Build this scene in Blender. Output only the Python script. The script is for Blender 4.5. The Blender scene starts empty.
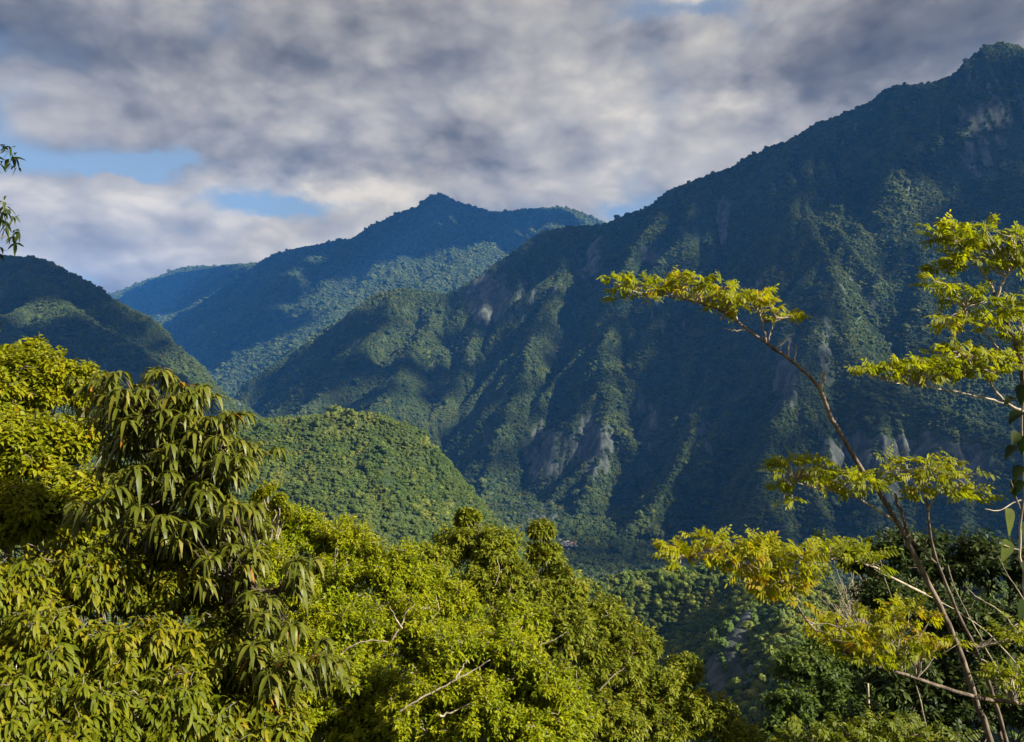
import bpy, math, random
import numpy as np
from mathutils import Vector

SC = bpy.context.scene
COL = SC.collection
R = math.radians
FPX = 788.0                       # focal length in pixels of a 1024 px wide picture


def at(px, py, Y):
    """A point Y metres ahead, from where the eye sees it in the photograph."""
    return np.array([(px - 512) / FPX * Y, Y, -(py - 371) / FPX * Y])


# ------------------------------------------------------------------ camera
cam_d = bpy.data.cameras.new('camera')
cam = bpy.data.objects.new('camera', cam_d)
COL.objects.link(cam)
cam.location = (0, 0, 0)
cam.rotation_euler = (R(90), 0, 0)
cam_d.sensor_width = 36
cam_d.lens = 36 * FPX / 1024
cam_d.clip_start = 0.1
cam_d.clip_end = 60000
SC.camera = cam

# ------------------------------------------------------------------ sun
SUN = Vector((0.75, -0.37, 0.55)).normalized()       # towards the sun
sun_el = math.asin(SUN.z)
sun_az = math.atan2(SUN.x, SUN.y)
sl = bpy.data.lights.new('sun', 'SUN')
sl.energy = 5.0
sl.angle = R(0.53)
sl.color = (1.0, 0.92, 0.74)
so = bpy.data.objects.new('sun', sl)
COL.objects.link(so)
so.rotation_euler = SUN.to_track_quat('Z', 'Y').to_euler()

# ------------------------------------------------------------------ exposure, sampling
SC.view_settings.view_transform = 'Standard'
SC.view_settings.look = 'None'
SC.view_settings.gamma = 1
SC.view_settings.use_curve_mapping = False
SC.view_settings.exposure = 1.7
SC.cycles.max_bounces = 6
SC.cycles.diffuse_bounces = 3
SC.cycles.glossy_bounces = 2
SC.cycles.transmission_bounces = 4
SC.cycles.volume_bounces = 1
SC.cycles.transparent_max_bounces = 8
SC.cycles.use_denoising = True
import time; T0 = time.time()
SC.cycles.caustics_reflective = False
SC.cycles.caustics_refractive = False
SC.cycles.sample_clamp_indirect = 4


# ------------------------------------------------------------------ node helpers
class NT:
    def __init__(self, tree):
        self.t = tree
        self.n = tree.nodes
        self.l = tree.links

    def new(self, typ, **kw):
        n = self.n.new(typ)
        for k, v in kw.items():
            setattr(n, k, v)
        return n

    def put(self, sock, v):
        if isinstance(v, bpy.types.NodeSocket):
            self.l.new(v, sock)
        elif v is not None:
            sock.default_value = v

    def math(self, op, a, b=None, c=None, clamp=False):
        n = self.new('ShaderNodeMath', operation=op, use_clamp=clamp)
        for i, v in enumerate((a, b, c)):
            if v is not None:
                self.put(n.inputs[i], v)
        return n.outputs[0]

    def vmath(self, op, a, b=None, scale=None):
        n = self.new('ShaderNodeVectorMath', operation=op)
        self.put(n.inputs[0], a)
        if b is not None:
            self.put(n.inputs[1], b)
        if scale is not None:
            self.put(n.inputs['Scale'], scale)
        return n.outputs['Value'] if op in ('DOT_PRODUCT', 'LENGTH', 'DISTANCE') else n.outputs[0]

    def noise(self, vec, scale, detail=4, rough=0.55, lac=2.0, dist=0.0):
        n = self.new('ShaderNodeTexNoise')
        self.put(n.inputs['Vector'], vec)
        self.put(n.inputs['Scale'], scale)
        n.inputs['Detail'].default_value = detail
        n.inputs['Roughness'].default_value = rough
        n.inputs['Lacunarity'].default_value = lac
        n.inputs['Distortion'].default_value = dist
        return n.outputs[0]

    def ramp(self, v, a, b, lo=0.0, hi=1.0, smooth=True):
        n = self.new('ShaderNodeMapRange', interpolation_type='SMOOTHSTEP' if smooth else 'LINEAR')
        self.put(n.inputs[0], v)
        n.inputs[1].default_value = a
        n.inputs[2].default_value = b
        n.inputs[3].default_value = lo
        n.inputs[4].default_value = hi
        return n.outputs[0]

    def mix(self, f, a, b, blend='MIX'):
        n = self.new('ShaderNodeMix', data_type='RGBA', blend_type=blend)
        self.put(n.inputs[0], f)
        self.put(n.inputs[6], a)
        self.put(n.inputs[7], b)
        return n.outputs[2]

    def comb(self, x, y, z):
        n = self.new('ShaderNodeCombineXYZ')
        for i, v in enumerate((x, y, z)):
            self.put(n.inputs[i], v)
        return n.outputs[0]


def rgb(r, g, b):
    return (r, g, b, 1.0)


# ------------------------------------------------------------------ sky: Nishita with drifting cloud
world = bpy.data.worlds.new('World')
SC.world = world
world.use_nodes = True
W = NT(world.node_tree)
W.n.clear()
SKY_K = 0.042
sky = W.new('ShaderNodeTexSky', sky_type='NISHITA', sun_disc=False)
sky.sun_elevation = sun_el
sky.sun_rotation = sun_az
sky.altitude = 600
sky.air_density = 1.0
sky.dust_density = 0.6
sky.ozone_density = 1.5
tc = W.new('ShaderNodeTexCoord')
dirv = W.vmath('NORMALIZE', tc.outputs['Generated'])
sep = W.new('ShaderNodeSeparateXYZ')
W.l.new(dirv, sep.inputs[0])
dx, dy, dz = sep.outputs
zc = W.math('MAXIMUM', dz, 0.0)
# where the line of sight meets the cloud deck
P = W.comb(W.math('MULTIPLY', dx, 2.0), W.math('MULTIPLY', dy, 2.0), W.math('MULTIPLY', zc, 3.3))


def blob(px, py, sx, sy, amp):
    """A bank (or a hole) in the clouds round one direction of the sky."""
    d = Vector(((px - 512) / FPX, 1.0, -(py - 371) / FPX)).normalized()
    u = W.math('DIVIDE', W.math('SUBTRACT', waz, math.atan2(d.x, d.y)), sx / FPX)
    v = W.math('DIVIDE', W.math('SUBTRACT', wel, math.asin(d.z)), sy / FPX)
    q = W.math('ADD', W.math('MULTIPLY', u, u), W.math('MULTIPLY', v, v))
    return W.math('MULTIPLY', W.math('EXPONENT', W.math('MULTIPLY', q, -1.0)), amp)


def total(lst):
    s = lst[0]
    for x in lst[1:]:
        s = W.math('ADD', s, x)
    return s


warp = W.new('ShaderNodeTexNoise')
W.l.new(P, warp.inputs['Vector'])
warp.inputs['Scale'].default_value = 1.8
warp.inputs['Detail'].default_value = 6
warp.inputs['Roughness'].default_value = 0.5
wv = W.vmath('SUBTRACT', warp.outputs['Color'], (0.5, 0.5, 0.5))
P1 = W.vmath('ADD', P, W.vmath('SCALE', wv, scale=0.22))
sw = W.new('ShaderNodeSeparateXYZ')
W.l.new(wv, sw.inputs[0])
# the banks get ragged outlines from the same turbulence
rag = W.new('ShaderNodeTexNoise')
W.l.new(P, rag.inputs['Vector'])
rag.inputs['Scale'].default_value = 8.0
rag.inputs['Detail'].default_value = 5
rag.inputs['Roughness'].default_value = 0.62
sr = W.new('ShaderNodeSeparateXYZ')
W.l.new(W.vmath('SUBTRACT', rag.outputs['Color'], (0.5, 0.5, 0.5)), sr.inputs[0])
waz = W.math('ADD', W.math('ADD', W.math('ARCTAN2', dx, dy), W.math('MULTIPLY', sw.outputs[0], 0.16)), W.math('MULTIPLY', sr.outputs[0], 0.16))
wel = W.math('ADD', W.math('ADD', W.math('ARCSINE', dz), W.math('MULTIPLY', sw.outputs[1], 0.06)), W.math('MULTIPLY', sr.outputs[1], 0.055))


def cells(p, sc):
    v = W.new('ShaderNodeTexVoronoi', feature='F1')
    W.put(v.inputs['Vector'], p)
    v.inputs['Scale'].default_value = sc
    v.inputs['Detail'].default_value = 2.0
    v.inputs['Roughness'].default_value = 0.55
    return W.math('SUBTRACT', 0.55, v.outputs['Distance'])


def density(p):
    """Broad soft masses with billows on their edges."""
    return W.math('ADD', W.noise(p, 1.25, 8, 0.50), W.math('MULTIPLY', cells(p, 2.6), 0.24))


d0 = density(P1)
d1 = density(W.vmath('ADD', P1, (0.05, -0.02, 0.10)))
holes = total([blob(265, 206, 80, 11, -0.30), blob(112, 163, 54, 12, -0.32), blob(175, 156, 40, 10, -0.18),
               blob(660, 3, 85, 14, -0.30), blob(625, 214, 34, 10, -0.22), blob(950, 40, 120, 50, 0.16), blob(450, 205, 70, 26, 0.14), blob(290, 90, 200, 50, 0.06), blob(420, 130, 90, 30, 0.08), blob(70, 122, 90, 18, -0.07), blob(180, 235, 120, 8, -0.12),
               blob(82, 178, 34, 16, 0.22), blob(640, 24, 70, 40, -0.08), blob(100, 290, 120, 20, -0.16), blob(735, 25, 26, 20, -0.16), blob(60, 150, 60, 12, -0.10)])
cov = W.math('ADD', W.math('ADD', d0, 0.185), holes)
mask = W.ramp(cov, 0.33, 0.56)
thick = W.ramp(cov, 0.48, 0.95)
lit = W.math('MULTIPLY', W.math('SUBTRACT', d0, d1), 2.4)
banks = total([blob(40, 20, 200, 55, -0.42), blob(200, 70, 110, 45, -0.14), blob(240, 158, 100, 18, -0.26), blob(390, 158, 150, 20, -0.26),
               blob(980, 25, 170, 80, -0.50), blob(650, 130, 90, 40, 0.10), blob(560, 60, 110, 40, 0.06), blob(430, 90, 130, 26, 0.08),
               blob(340, 194, 150, 14, 0.26), blob(80, 192, 70, 20, 0.26), blob(330, 118, 80, 18, 0.12), blob(60, 262, 170, 26, 0.12),
               blob(715, 100, 60, 50, 0.16), blob(600, 182, 110, 18, 0.12), blob(800, 50, 90, 70, -0.16), blob(60, 222, 100, 9, -0.10), blob(430, 5, 160, 16, -0.14)])
tone = W.math('ADD', W.math('ADD', W.math('MULTIPLY', thick, -0.18), 0.86), W.math('ADD', lit, banks))
fine = W.math('ADD', W.math('MULTIPLY', W.math('SUBTRACT', W.noise(P1, 7.0, 6, 0.58), 0.5), 0.42), W.math('MULTIPLY', cells(P1, 8.5), 0.30))
tone = W.ramp(W.math('ADD', tone, fine), -0.15, 1.15, smooth=False)
cr = W.new('ShaderNodeValToRGB')
W.l.new(tone, cr.inputs[0])
el_ = cr.color_ramp.elements
el_[0].position = 0.0
el_[0].color = rgb(0.024, 0.022, 0.022)
el_[1].position = 1.0
el_[1].color = rgb(0.270, 0.240, 0.190)
for pos, c in ((0.3, (0.062, 0.058, 0.054)), (0.55, (0.120, 0.111, 0.100)), (0.78, (0.182, 0.167, 0.140))):
    e = el_.new(pos)
    e.color = rgb(*c)
skyc = W.mix(1.0, sky.outputs[0], rgb(SKY_K * 0.62, SKY_K * 0.78, SKY_K * 0.85), 'MULTIPLY')
thin = W.mix(0.30, skyc, rgb(0.17, 0.16, 0.13))           # high veil in front of the blue
final = W.mix(mask, thin, cr.outputs[0])
bg = W.new('ShaderNodeBackground')
W.l.new(final, bg.inputs[0])
bg.inputs[1].default_value = 1.0
wo = W.new('ShaderNodeOutputWorld')
W.l.new(bg.outputs[0], wo.inputs[0])


# ------------------------------------------------------------------ object helpers
def tag(o, label=None, cat=None, group=None, kind=None):
    if label: o['label'] = label
    if cat: o['category'] = cat
    if group: o['group'] = group
    if kind: o['kind'] = kind
    return o


def mesh_obj(name, verts, faces, mat, parent=None, smooth=True, attrs=None):
    """verts (n,3); faces (m,k) array of equal polygons, or a list of such arrays."""
    verts = np.asarray(verts, dtype=np.float32)
    if not isinstance(faces, list):
        faces = [faces]
    faces = [np.asarray(f, dtype=np.int32) for f in faces if len(f)]
    me = bpy.data.meshes.new(name)
    me.vertices.add(len(verts))
    me.vertices.foreach_set('co', verts.ravel())
    loops = np.concatenate([f.ravel() for f in faces])
    sizes = np.concatenate([np.full(len(f), f.shape[1], dtype=np.int32) for f in faces])
    starts = np.concatenate([[0], np.cumsum(sizes)[:-1]]).astype(np.int32)
    me.loops.add(len(loops))
    me.loops.foreach_set('vertex_index', loops)
    me.polygons.add(len(sizes))
    me.polygons.foreach_set('loop_start', starts)
    me.polygons.foreach_set('loop_total', sizes)
    if smooth:
        me.polygons.foreach_set('use_smooth', np.ones(len(sizes), dtype=bool))
    for k, v in (attrs or {}).items():
        a = me.attributes.new(k, 'FLOAT', 'POINT')
        a.data.foreach_set('value', np.asarray(v, dtype=np.float32))
    me.update(calc_edges=True)
    if mat: me.materials.append(mat)
    o = bpy.data.objects.new(name, me)
    COL.objects.link(o)
    if parent is not None: o.parent = parent
    return o


# ------------------------------------------------------------------ numpy noise
_ANG = np.random.default_rng(4).uniform(0, 2 * math.pi, 4096)
_GC = np.cos(_ANG).astype(np.float32); _GS = np.sin(_ANG).astype(np.float32)


def perlin(x, y, seed=0):
    x = np.asarray(x, dtype=np.float32); y = np.asarray(y, dtype=np.float32)
    x0 = np.floor(x); y0 = np.floor(y)
    fx = x - x0; fy = y - y0
    ix = x0.astype(np.int32).astype(np.uint32); iy = y0.astype(np.int32).astype(np.uint32)
    u = fx * fx * fx * (fx * (fx * 6 - 15) + 10)
    v = fy * fy * fy * (fy * (fy * 6 - 15) + 10)
    out = []
    sd = np.uint32((seed * 2654435761) & 0xFFFFFFFF)
    hx = [(ix + np.uint32(i)) * np.uint32(374761393) for i in (0, 1)]
    hy = [(iy + np.uint32(j)) * np.uint32(668265263) + sd for j in (0, 1)]
    for j in (0, 1):
        for i in (0, 1):
            h = hx[i] + hy[j]
            h = (h ^ (h >> np.uint32(13))) * np.uint32(1274126177)
            h = (h ^ (h >> np.uint32(16))) & np.uint32(4095)
            out.append(_GC[h] * (fx - i) + _GS[h] * (fy - j))
    return ((out[0] * (1 - u) + out[1] * u) * (1 - v) + (out[2] * (1 - u) + out[3] * u) * v) * np.float32(1.5)


def fbm(x, y, octv=4, seed=0, gain=0.5, ridged=False):
    s = 0; a = 1.0; tot = 0
    for k in range(octv):
        n = perlin(x * 2 ** k + 17.3 * k, y * 2 ** k - 9.1 * k, seed + k)
        if ridged: n = 1 - 2 * np.abs(n)
        s = s + n * a; tot += a; a *= gain
    return s / tot


# ------------------------------------------------------------------ terrain: ridges and spurs, slopes falling away from them
# every ridge: list of (px, py, metres ahead); (slope, crest width, gully depth, gully spacing)
RIDGES = [
    # far range
    ('distant_mountain', [(60, 318, 9600), (120, 298, 9300), (160, 278, 9100), (190, 268, 9000), (240, 266, 8600), (290, 262, 8200)], 0.62, 90, 60, 420),
    ('distant_mountain', [(190, 268, 9000), (175, 300, 8200), (160, 330, 7600)], 0.6, 90, 60, 420),
    ('distant_mountain', [(225, 290, 7400), (255, 268, 7000), (275, 256, 6700), (300, 249, 6500), (350, 240, 6200), (375, 226, 6100), (400, 213, 5900), (425, 206, 5800),
                          (432, 197, 5800), (440, 195, 5800), (452, 201, 5800), (470, 208, 5800), (485, 213, 5850), (500, 212, 5900), (530, 210, 6000), (560, 208, 6100),
                          (580, 213, 6200), (600, 222, 6200), (650, 250, 6300), (720, 300, 6400)], 1.25, 40, 70, 260),
    ('distant_mountain', [(350, 240, 6200), (320, 255, 5800), (297, 266, 5500), (280, 295, 5200), (262, 330, 4950), (248, 362, 4750)], 0.85, 50, 60, 240),
    ('distant_mountain', [(297, 249, 6500), (250, 290, 5900), (225, 318, 5500), (215, 345, 5200)], 0.85, 50, 60, 240),
    ('distant_mountain', [(440, 195, 5800), (425, 232, 5450), (405, 258, 5150), (372, 285, 4800), (340, 308, 4500), (312, 330, 4300), (288, 358, 4120), (268, 388, 4000)], 0.8, 50, 60, 240),
    ('distant_mountain', [(500, 212, 5900), (490, 245, 5300), (462, 262, 4900), (425, 285, 4500), (385, 315, 4150), (350, 345, 3900)], 0.8, 50, 60, 240),
    ('distant_mountain', [(560, 208, 6100), (550, 235, 5400), (530, 260, 4800), (500, 290, 4300)], 0.85, 50, 60, 240),
    # left ridge
    ('left_ridge', [(-260, 190, 3000), (-120, 235, 2750), (0, 257, 2550), (30, 259, 2480), (50, 265, 2420), (75, 277, 2350), (110, 300, 2280), (150, 316, 2220),
                    (172, 342, 2180), (195, 362, 2140), (214, 384, 2110), (228, 408, 2080), (236, 440, 2060)], 1.5, 8, 40, 150),
    ('left_ridge', [(40, 261, 2450), (55, 295, 2250), (95, 330, 2080), (140, 352, 1980), (175, 378, 1920), (205, 402, 1880)], 1.08, 10, 40, 140),
    ('left_ridge', [(-60, 250, 2600), (-40, 290, 2300), (0, 320, 2100), (40, 350, 1950), (80, 385, 1850), (120, 420, 1800)], 1.08, 10, 40, 140),
    # middle spur in front of the far range
    ('mountain_spur', [(225, 425, 3350), (252, 400, 3300), (275, 378, 3220), (300, 353, 3120), (325, 330, 3050), (350, 317, 3000), (375, 298, 2950), (395, 291, 2920), (415, 291, 2920), (445, 296, 2920),
                       (470, 285, 2950), (500, 262, 2980)], 1.08, 10, 45, 150),
    ('mountain_spur', [(395, 291, 2920), (380, 325, 2700), (350, 360, 2500), (320, 395, 2350), (290, 425, 2250)], 1.08, 10, 45, 140),
    ('mountain_spur', [(445, 296, 2920), (425, 335, 2600), (400, 375, 2350), (375, 410, 2200), (350, 450, 2100)], 1.08, 10, 45, 140),
    # the great mountain on the right
    ('mountain', [(470, 292, 3050), (500, 262, 2980), (520, 250, 2950), (540, 236, 2930), (555, 230, 2900), (575, 228, 2880), (600, 227, 2850), (620, 219, 2800), (640, 212, 2750), (655, 205, 2700),
                  (668, 193, 2670), (700, 179, 2600), (730, 170, 2560), (745, 160, 2530), (765, 150, 2500), (790, 142, 2470), (820, 124, 2430), (850, 114, 2400),
                  (872, 103, 2380), (888, 90, 2360), (905, 86, 2350), (930, 86, 2340), (955, 76, 2320), (970, 62, 2310), (985, 49, 2300), (1000, 45, 2300), (1015, 49, 2290), (1040, 70, 2270),
                  (1090, 95, 2230), (1180, 130, 2150), (1300, 180, 2050), (1500, 230, 1800), (1750, 280, 1500)], 1.6, 12, 42, 130),
    ('mountain', [(765, 150, 2500), (785, 172, 2330), (803, 192, 2200), (808, 220, 2080), (814, 244, 1990), (832, 262, 1900), (838, 285, 1820), (842, 315, 1740), (850, 345, 1660), (868, 375, 1580),
                  (905, 398, 1500), (945, 412, 1430), (985, 430, 1370), (1030, 450, 1300), (1100, 470, 1200)], 1.39, 7, 32, 120),
    ('mountain', [(803, 192, 2200), (850, 214, 2080), (900, 240, 1960), (935, 262, 1880), (960, 300, 1780)], 1.19, 7, 25, 110),
    ('mountain', [(905, 86, 2350), (915, 140, 2220), (940, 200, 2080), (965, 260, 1950), (990, 320, 1800), (1010, 370, 1650)], 1.32, 7, 38, 120),
    ('mountain', [(1000, 45, 2300), (1030, 120, 2120), (1060, 210, 1920), (1090, 300, 1700), (1130, 380, 1450)], 1.32, 7, 38, 120),
    ('mountain', [(640, 212, 2750), (640, 258, 2520), (628, 300, 2330), (612, 330, 2200), (602, 352, 2110), (606, 385, 2000), (608, 410, 1920), (602, 445, 1820), (590, 482, 1720), (574, 520, 1630), (560, 545, 1570)], 1.32, 7, 38, 110),
    ('mountain', [(700, 179, 2600), (712, 230, 2400), (724, 280, 2200), (735, 320, 2060), (728, 360, 1930), (712, 393, 1830), (692, 440, 1700), (672, 480, 1600), (650, 510, 1530), (625, 538, 1470), (596, 566, 1420)], 1.39, 7, 38, 110),
    ('mountain', [(838, 285, 1820), (815, 335, 1690), (795, 385, 1580), (778, 430, 1490), (762, 480, 1400), (740, 530, 1320), (700, 575, 1250)], 1.52, 7, 34, 100),
    ('mountain', [(868, 375, 1580), (880, 430, 1450), (890, 480, 1370), (900, 530, 1300)], 1.60, 7, 28, 90),
    ('mountain', [(945, 412, 1430), (960, 470, 1330), (970, 530, 1250)], 1.60, 7, 28, 90),
    ('mountain', [(500, 262, 2980), (488, 295, 2780), (478, 330, 2600), (462, 370, 2420), (440, 410, 2250), (415, 445, 2150)], 1.39, 7, 45, 130),
    ('mountain', [(575, 228, 2880), (560, 270, 2650), (545, 310, 2460), (528, 350, 2290), (515, 395, 2120), (502, 440, 1980), (492, 480, 1880), (485, 510, 1800)], 1.39, 7, 42, 120),
    # wooded hill in the middle
    ('hill', [(60, 455, 900), (150, 436, 900), (220, 426, 890), (255, 423, 885), (300, 419, 880), (345, 417, 870), (375, 419, 860), (396, 426, 850), (410, 440, 838), (422, 460, 826), (433, 480, 815), (446, 505, 800),
              (458, 528, 785), (470, 555, 770), (482, 590, 755)], 1.5, 34, 9, 60),
    ('hill', [(280, 420, 880), (278, 455, 800), (276, 500, 730), (275, 560, 660)], 0.8, 40, 8, 55),
    ('hill', [(325, 417, 872), (335, 450, 800), (345, 495, 730), (355, 550, 660)], 0.8, 40, 8, 55),
    ('hill', [(360, 418, 863), (378, 450, 800), (390, 495, 735), (400, 540, 685), (405, 590, 640)], 1.1, 34, 8, 55),
    ('hill', [(396, 427, 850), (414, 470, 790), (428, 510, 740), (438, 560, 690)], 1.5, 26, 8, 50),
    # bench with a cliff, nearer
    ('bench', [(540, 640, 545), (575, 612, 560), (605, 593, 570), (640, 587, 570), (690, 583, 560), (730, 585, 545), (768, 588, 520)], 2.3, 5, 6, 22),
    ('bench', [(570, 600, 600), (610, 580, 615), (650, 574, 612), (700, 571, 600), (760, 572, 580)], 1.2, 14, 6, 26),
    ('bench', [(768, 588, 520), (757, 604, 470), (742, 626, 425), (733, 645, 395), (745, 672, 370), (765, 705, 350)], 1.5, 7, 5, 22),
    ('bench', [(768, 588, 520), (810, 590, 470), (850, 590, 450), (900, 588, 430), (960, 590, 400), (1040, 590, 380), (1150, 590, 350)], 0.75, 12, 6, 30),
    ('bench', [(800, 585, 480), (800, 620, 400), (810, 660, 340), (830, 700, 300)], 0.85, 10, 5, 24),
]
GROUP_NAMES = ['distant_mountain', 'left_ridge', 'mountain_spur', 'mountain', 'hill', 'bench', 'valley', 'ground']


WARP = {'distant_mountain': 2.4, 'left_ridge': 0.9, 'mountain_spur': 1.1, 'mountain': 0.9, 'hill': 0.35, 'bench': 0.2}


def side_spurs():
    """Every ridge as a line in space, and the lesser spurs that branch off it down its flanks."""
    r = np.random.default_rng(77)
    out = [(n, np.array([at(*p) for p in pts]), s_, c_, g_, gs_) for n, pts, s_, c_, g_, gs_ in RIDGES]
    for n, P, s_, c_, g_, gs_ in list(out):
        if n in ('hill', 'bench') or (n == 'left_ridge' and s_ > 1.4): continue
        sc = WARP[n]
        seg = np.diff(P, axis=0); ln = np.hypot(seg[:, 0], seg[:, 1]); cum = np.concatenate([[0], np.cumsum(ln)])
        s = r.uniform(60, 160) * sc; side = 1
        skyline = abs(P[-1, 2] - P[0, 2]) < 0.45 * cum[-1]
        while s < cum[-1] - 40 * sc:
            i = min(np.searchsorted(cum, s) - 1, len(seg) - 1)
            p = P[i] + seg[i] * (s - cum[i]) / ln[i]
            tg = seg[i] / ln[i]
            if tg[2] > 0: tg = -tg
            a = side * math.radians(r.uniform(60, 85) if skyline else r.uniform(38, 62))
            d = np.array([tg[0] * math.cos(a) - tg[1] * math.sin(a), tg[0] * math.sin(a) + tg[1] * math.cos(a)])
            L = r.uniform(260, 480) * sc if skyline else r.uniform(130, 300) * sc
            fall = s_ * (r.uniform(0.52, 0.66) if skyline else r.uniform(0.55, 0.72))
            q = [p + np.array([0, 0, -r.uniform(2, 10) * sc])]
            for t in (0.35, 0.7, 1.0):
                jit = r.normal(0, 0.10) * L
                q.append(np.array([p[0] + d[0] * L * t - d[1] * jit, p[1] + d[1] * L * t + d[0] * jit, p[2] - fall * L * t ** 1.12]))
            out.append((n, np.array(q), s_ * r.uniform(1.0, 1.3), 6 * sc, 0, 1))
            side = -side if r.uniform() < 0.8 else side
            s += r.uniform(70, 150) * sc
    return out


SPURS = None


def terrain_height(X, Y):
    """Height and owner of every point: the highest of all slopes."""
    rr = np.hypot(X, Y)
    best = np.full(X.shape, -1e9)
    own = np.zeros(X.shape, dtype=np.int32)
    # viewer's own hillside, falling steeply away in front
    g = -1.7 - 0.66 * Y - 0.12 * X + 0.0002 * np.maximum(X, 0) ** 2 + 1.2 * fbm(X / 14, Y / 14, 3, 91)
    g = np.where(Y < 0, -1.7 - 0.25 * Y - 0.12 * X, g)
    g = g + np.minimum(rr / 60, 1) * 5 * fbm(X / 70, Y / 70, 3, 77)
    floor = -318 + 0.085 * np.maximum(Y - 1500, 0) * np.clip((4200 - Y) / 2500, 0, 1) * 0.9 + 6 * fbm(X / 90, Y / 90, 3, 55)
    floor = np.where(Y > 3000, np.maximum(floor, -318 + 0.085 * (Y - 1500) * 0.55), floor)
    best = floor.copy(); own[:] = 6
    m = (g > best) & (rr < 700)
    best = np.where(m, g, best); own[m] = 7
    warps = {}
    for k, (name, P3, slope, crest, gd, gs) in enumerate(SPURS):
        sc = WARP[name]
        if X.size > 1000 and k >= len(RIDGES):
            reach = 420 * sc
            box = (X > P3[:, 0].min() - reach) & (X < P3[:, 0].max() + reach) & (Y > P3[:, 1].min() - reach) & (Y < P3[:, 1].max() + reach)
            bi = np.nonzero(box.ravel())[0]
            if not len(bi): continue
            wx = warps[sc][0].ravel()[bi]; wy = warps[sc][1].ravel()[bi]
            zb = np.full(len(bi), -1e9); s0 = 0.0
            for a, b in zip(P3[:-1], P3[1:]):
                ex, ey = b[0] - a[0], b[1] - a[1]
                L2 = ex * ex + ey * ey
                t = np.clip(((wx - a[0]) * ex + (wy - a[1]) * ey) / L2, 0, 1)
                d = np.hypot(wx - a[0] - t * ex, wy - a[1] - t * ey)
                zb = np.maximum(zb, a[2] + t * (b[2] - a[2]) - slope * (np.sqrt(d * d + crest * crest) - crest))
            cur = best.ravel()[bi]
            m = zb > cur
            best.ravel()[bi[m]] = zb[m]
            own.ravel()[bi[m]] = GROUP_NAMES.index(name)
            continue
        if X.size <= 1000 and k >= len(RIDGES): break
        if sc not in warps:
            warps[sc] = (X + sc * (22 * fbm(X / (260 * sc), Y / (260 * sc), 3, 5) + 7 * fbm(X / (70 * sc), Y / (70 * sc), 2, 15)),
                         Y + sc * (22 * fbm(X / (260 * sc), Y / (260 * sc), 3, 25) + 7 * fbm(X / (70 * sc), Y / (70 * sc), 2, 35)))
        wx, wy = warps[sc]
        zb = np.full(X.shape, -1e9); sb = np.zeros(X.shape); db = np.zeros(X.shape)
        s0 = 0.0
        for a, b in zip(P3[:-1], P3[1:]):
            ex, ey = b[0] - a[0], b[1] - a[1]
            L2 = ex * ex + ey * ey
            t = np.clip(((wx - a[0]) * ex + (wy - a[1]) * ey) / L2, 0, 1)
            d = np.hypot(wx - a[0] - t * ex, wy - a[1] - t * ey)
            z = a[2] + t * (b[2] - a[2]) - slope * (np.sqrt(d * d + crest * crest) - crest)
            m = z > zb
            zb = np.where(m, z, zb); sb = np.where(m, s0 + t * math.sqrt(L2), sb); db = np.where(m, d, db)
            s0 += math.sqrt(L2)
        m = zb + gd * 1.2 > best
        bx, by, bs_, bd_, bz = X[m], Y[m], sb[m], db[m], zb[m]
        fall = np.clip(bd_ / (gs * 1.6), 0, 1)
        gl = np.abs(perlin(bs_ / gs + 0.35 * perlin(bx / gs, by / gs, 3), bd_ / (gs * 5), 101 + k))
        gl2 = np.abs(perlin(bs_ / (gs * 0.4) + 0.4 * perlin(bx / gs * 2, by / gs * 2, 8), bd_ / (gs * 2.2), 201 + k))
        bz = bz + fall * gd * (0.55 - 1.6 * gl) * 1.5 + np.clip(bd_ / (gs * 0.6), 0, 1) * gd * 0.5 * (0.45 - 1.5 * gl2)
        zb = np.full(X.shape, -1e9); zb[m] = bz
        m = zb > best
        best = np.where(m, zb, best)
        own[m] = GROUP_NAMES.index(name)
    rough = fbm(X / 45, Y / 45, 4, 333, ridged=True)
    far = np.clip((rr - 300) / 1800, 0, 1)
    best = best + far * (6 * rough + 9 * fbm(X / 160, Y / 160, 3, 444))
    return best, own


SPURS = side_spurs()
az = np.concatenate([np.linspace(-62, -36, 60, endpoint=False), np.degrees(np.arctan((np.linspace(-45, 1069, 830) - 512) / FPX)),
                     np.linspace(36, 88, 110)[1:]])
az = np.unique(np.round(np.radians(az), 6))
rows = np.concatenate([[0.4, 0.9], np.geomspace(1.5, 300, 170, endpoint=False), np.geomspace(300, 3500, 800, endpoint=False), np.geomspace(3500, 10500, 260),
                       [12000, 15000, 20000]])
RR, AA = np.meshgrid(rows, az, indexing='ij')
GX = RR * np.sin(AA); GY = RR * np.cos(AA)
GH, GO = terrain_height(GX, GY)
back = rows > 11000
GH[back] = -150
nR, nA = GX.shape

# slope of the ground
dzr = np.gradient(GH, axis=0) / np.gradient(RR, axis=0)
dza = np.gradient(GH, axis=1) / np.maximum(RR * np.gradient(AA, axis=1), 1e-6)
GS = np.hypot(dzr, dza)
# which ground the eye can reach
tan_ = GH / RR
hor = np.maximum.accumulate(np.where(RR > 120, tan_, -9), axis=0)
hor = np.vstack([np.full((1, nA), -9.0), hor[:-1]])
GV = (GH + 16 + RR * 0.002) / RR >= hor


def hit(px, py):
    """Ground point seen at a pixel of the photograph."""
    a = math.atan((px - 512) / FPX)
    j = int(np.argmin(np.abs(az - a)))
    t = -(py - 371) / FPX * math.cos(a)
    ok = np.where((tan_[:, j] >= t) & (rows > 150))[0]
    i = ok[0] if len(ok) else nR - 5
    return i, j


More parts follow.
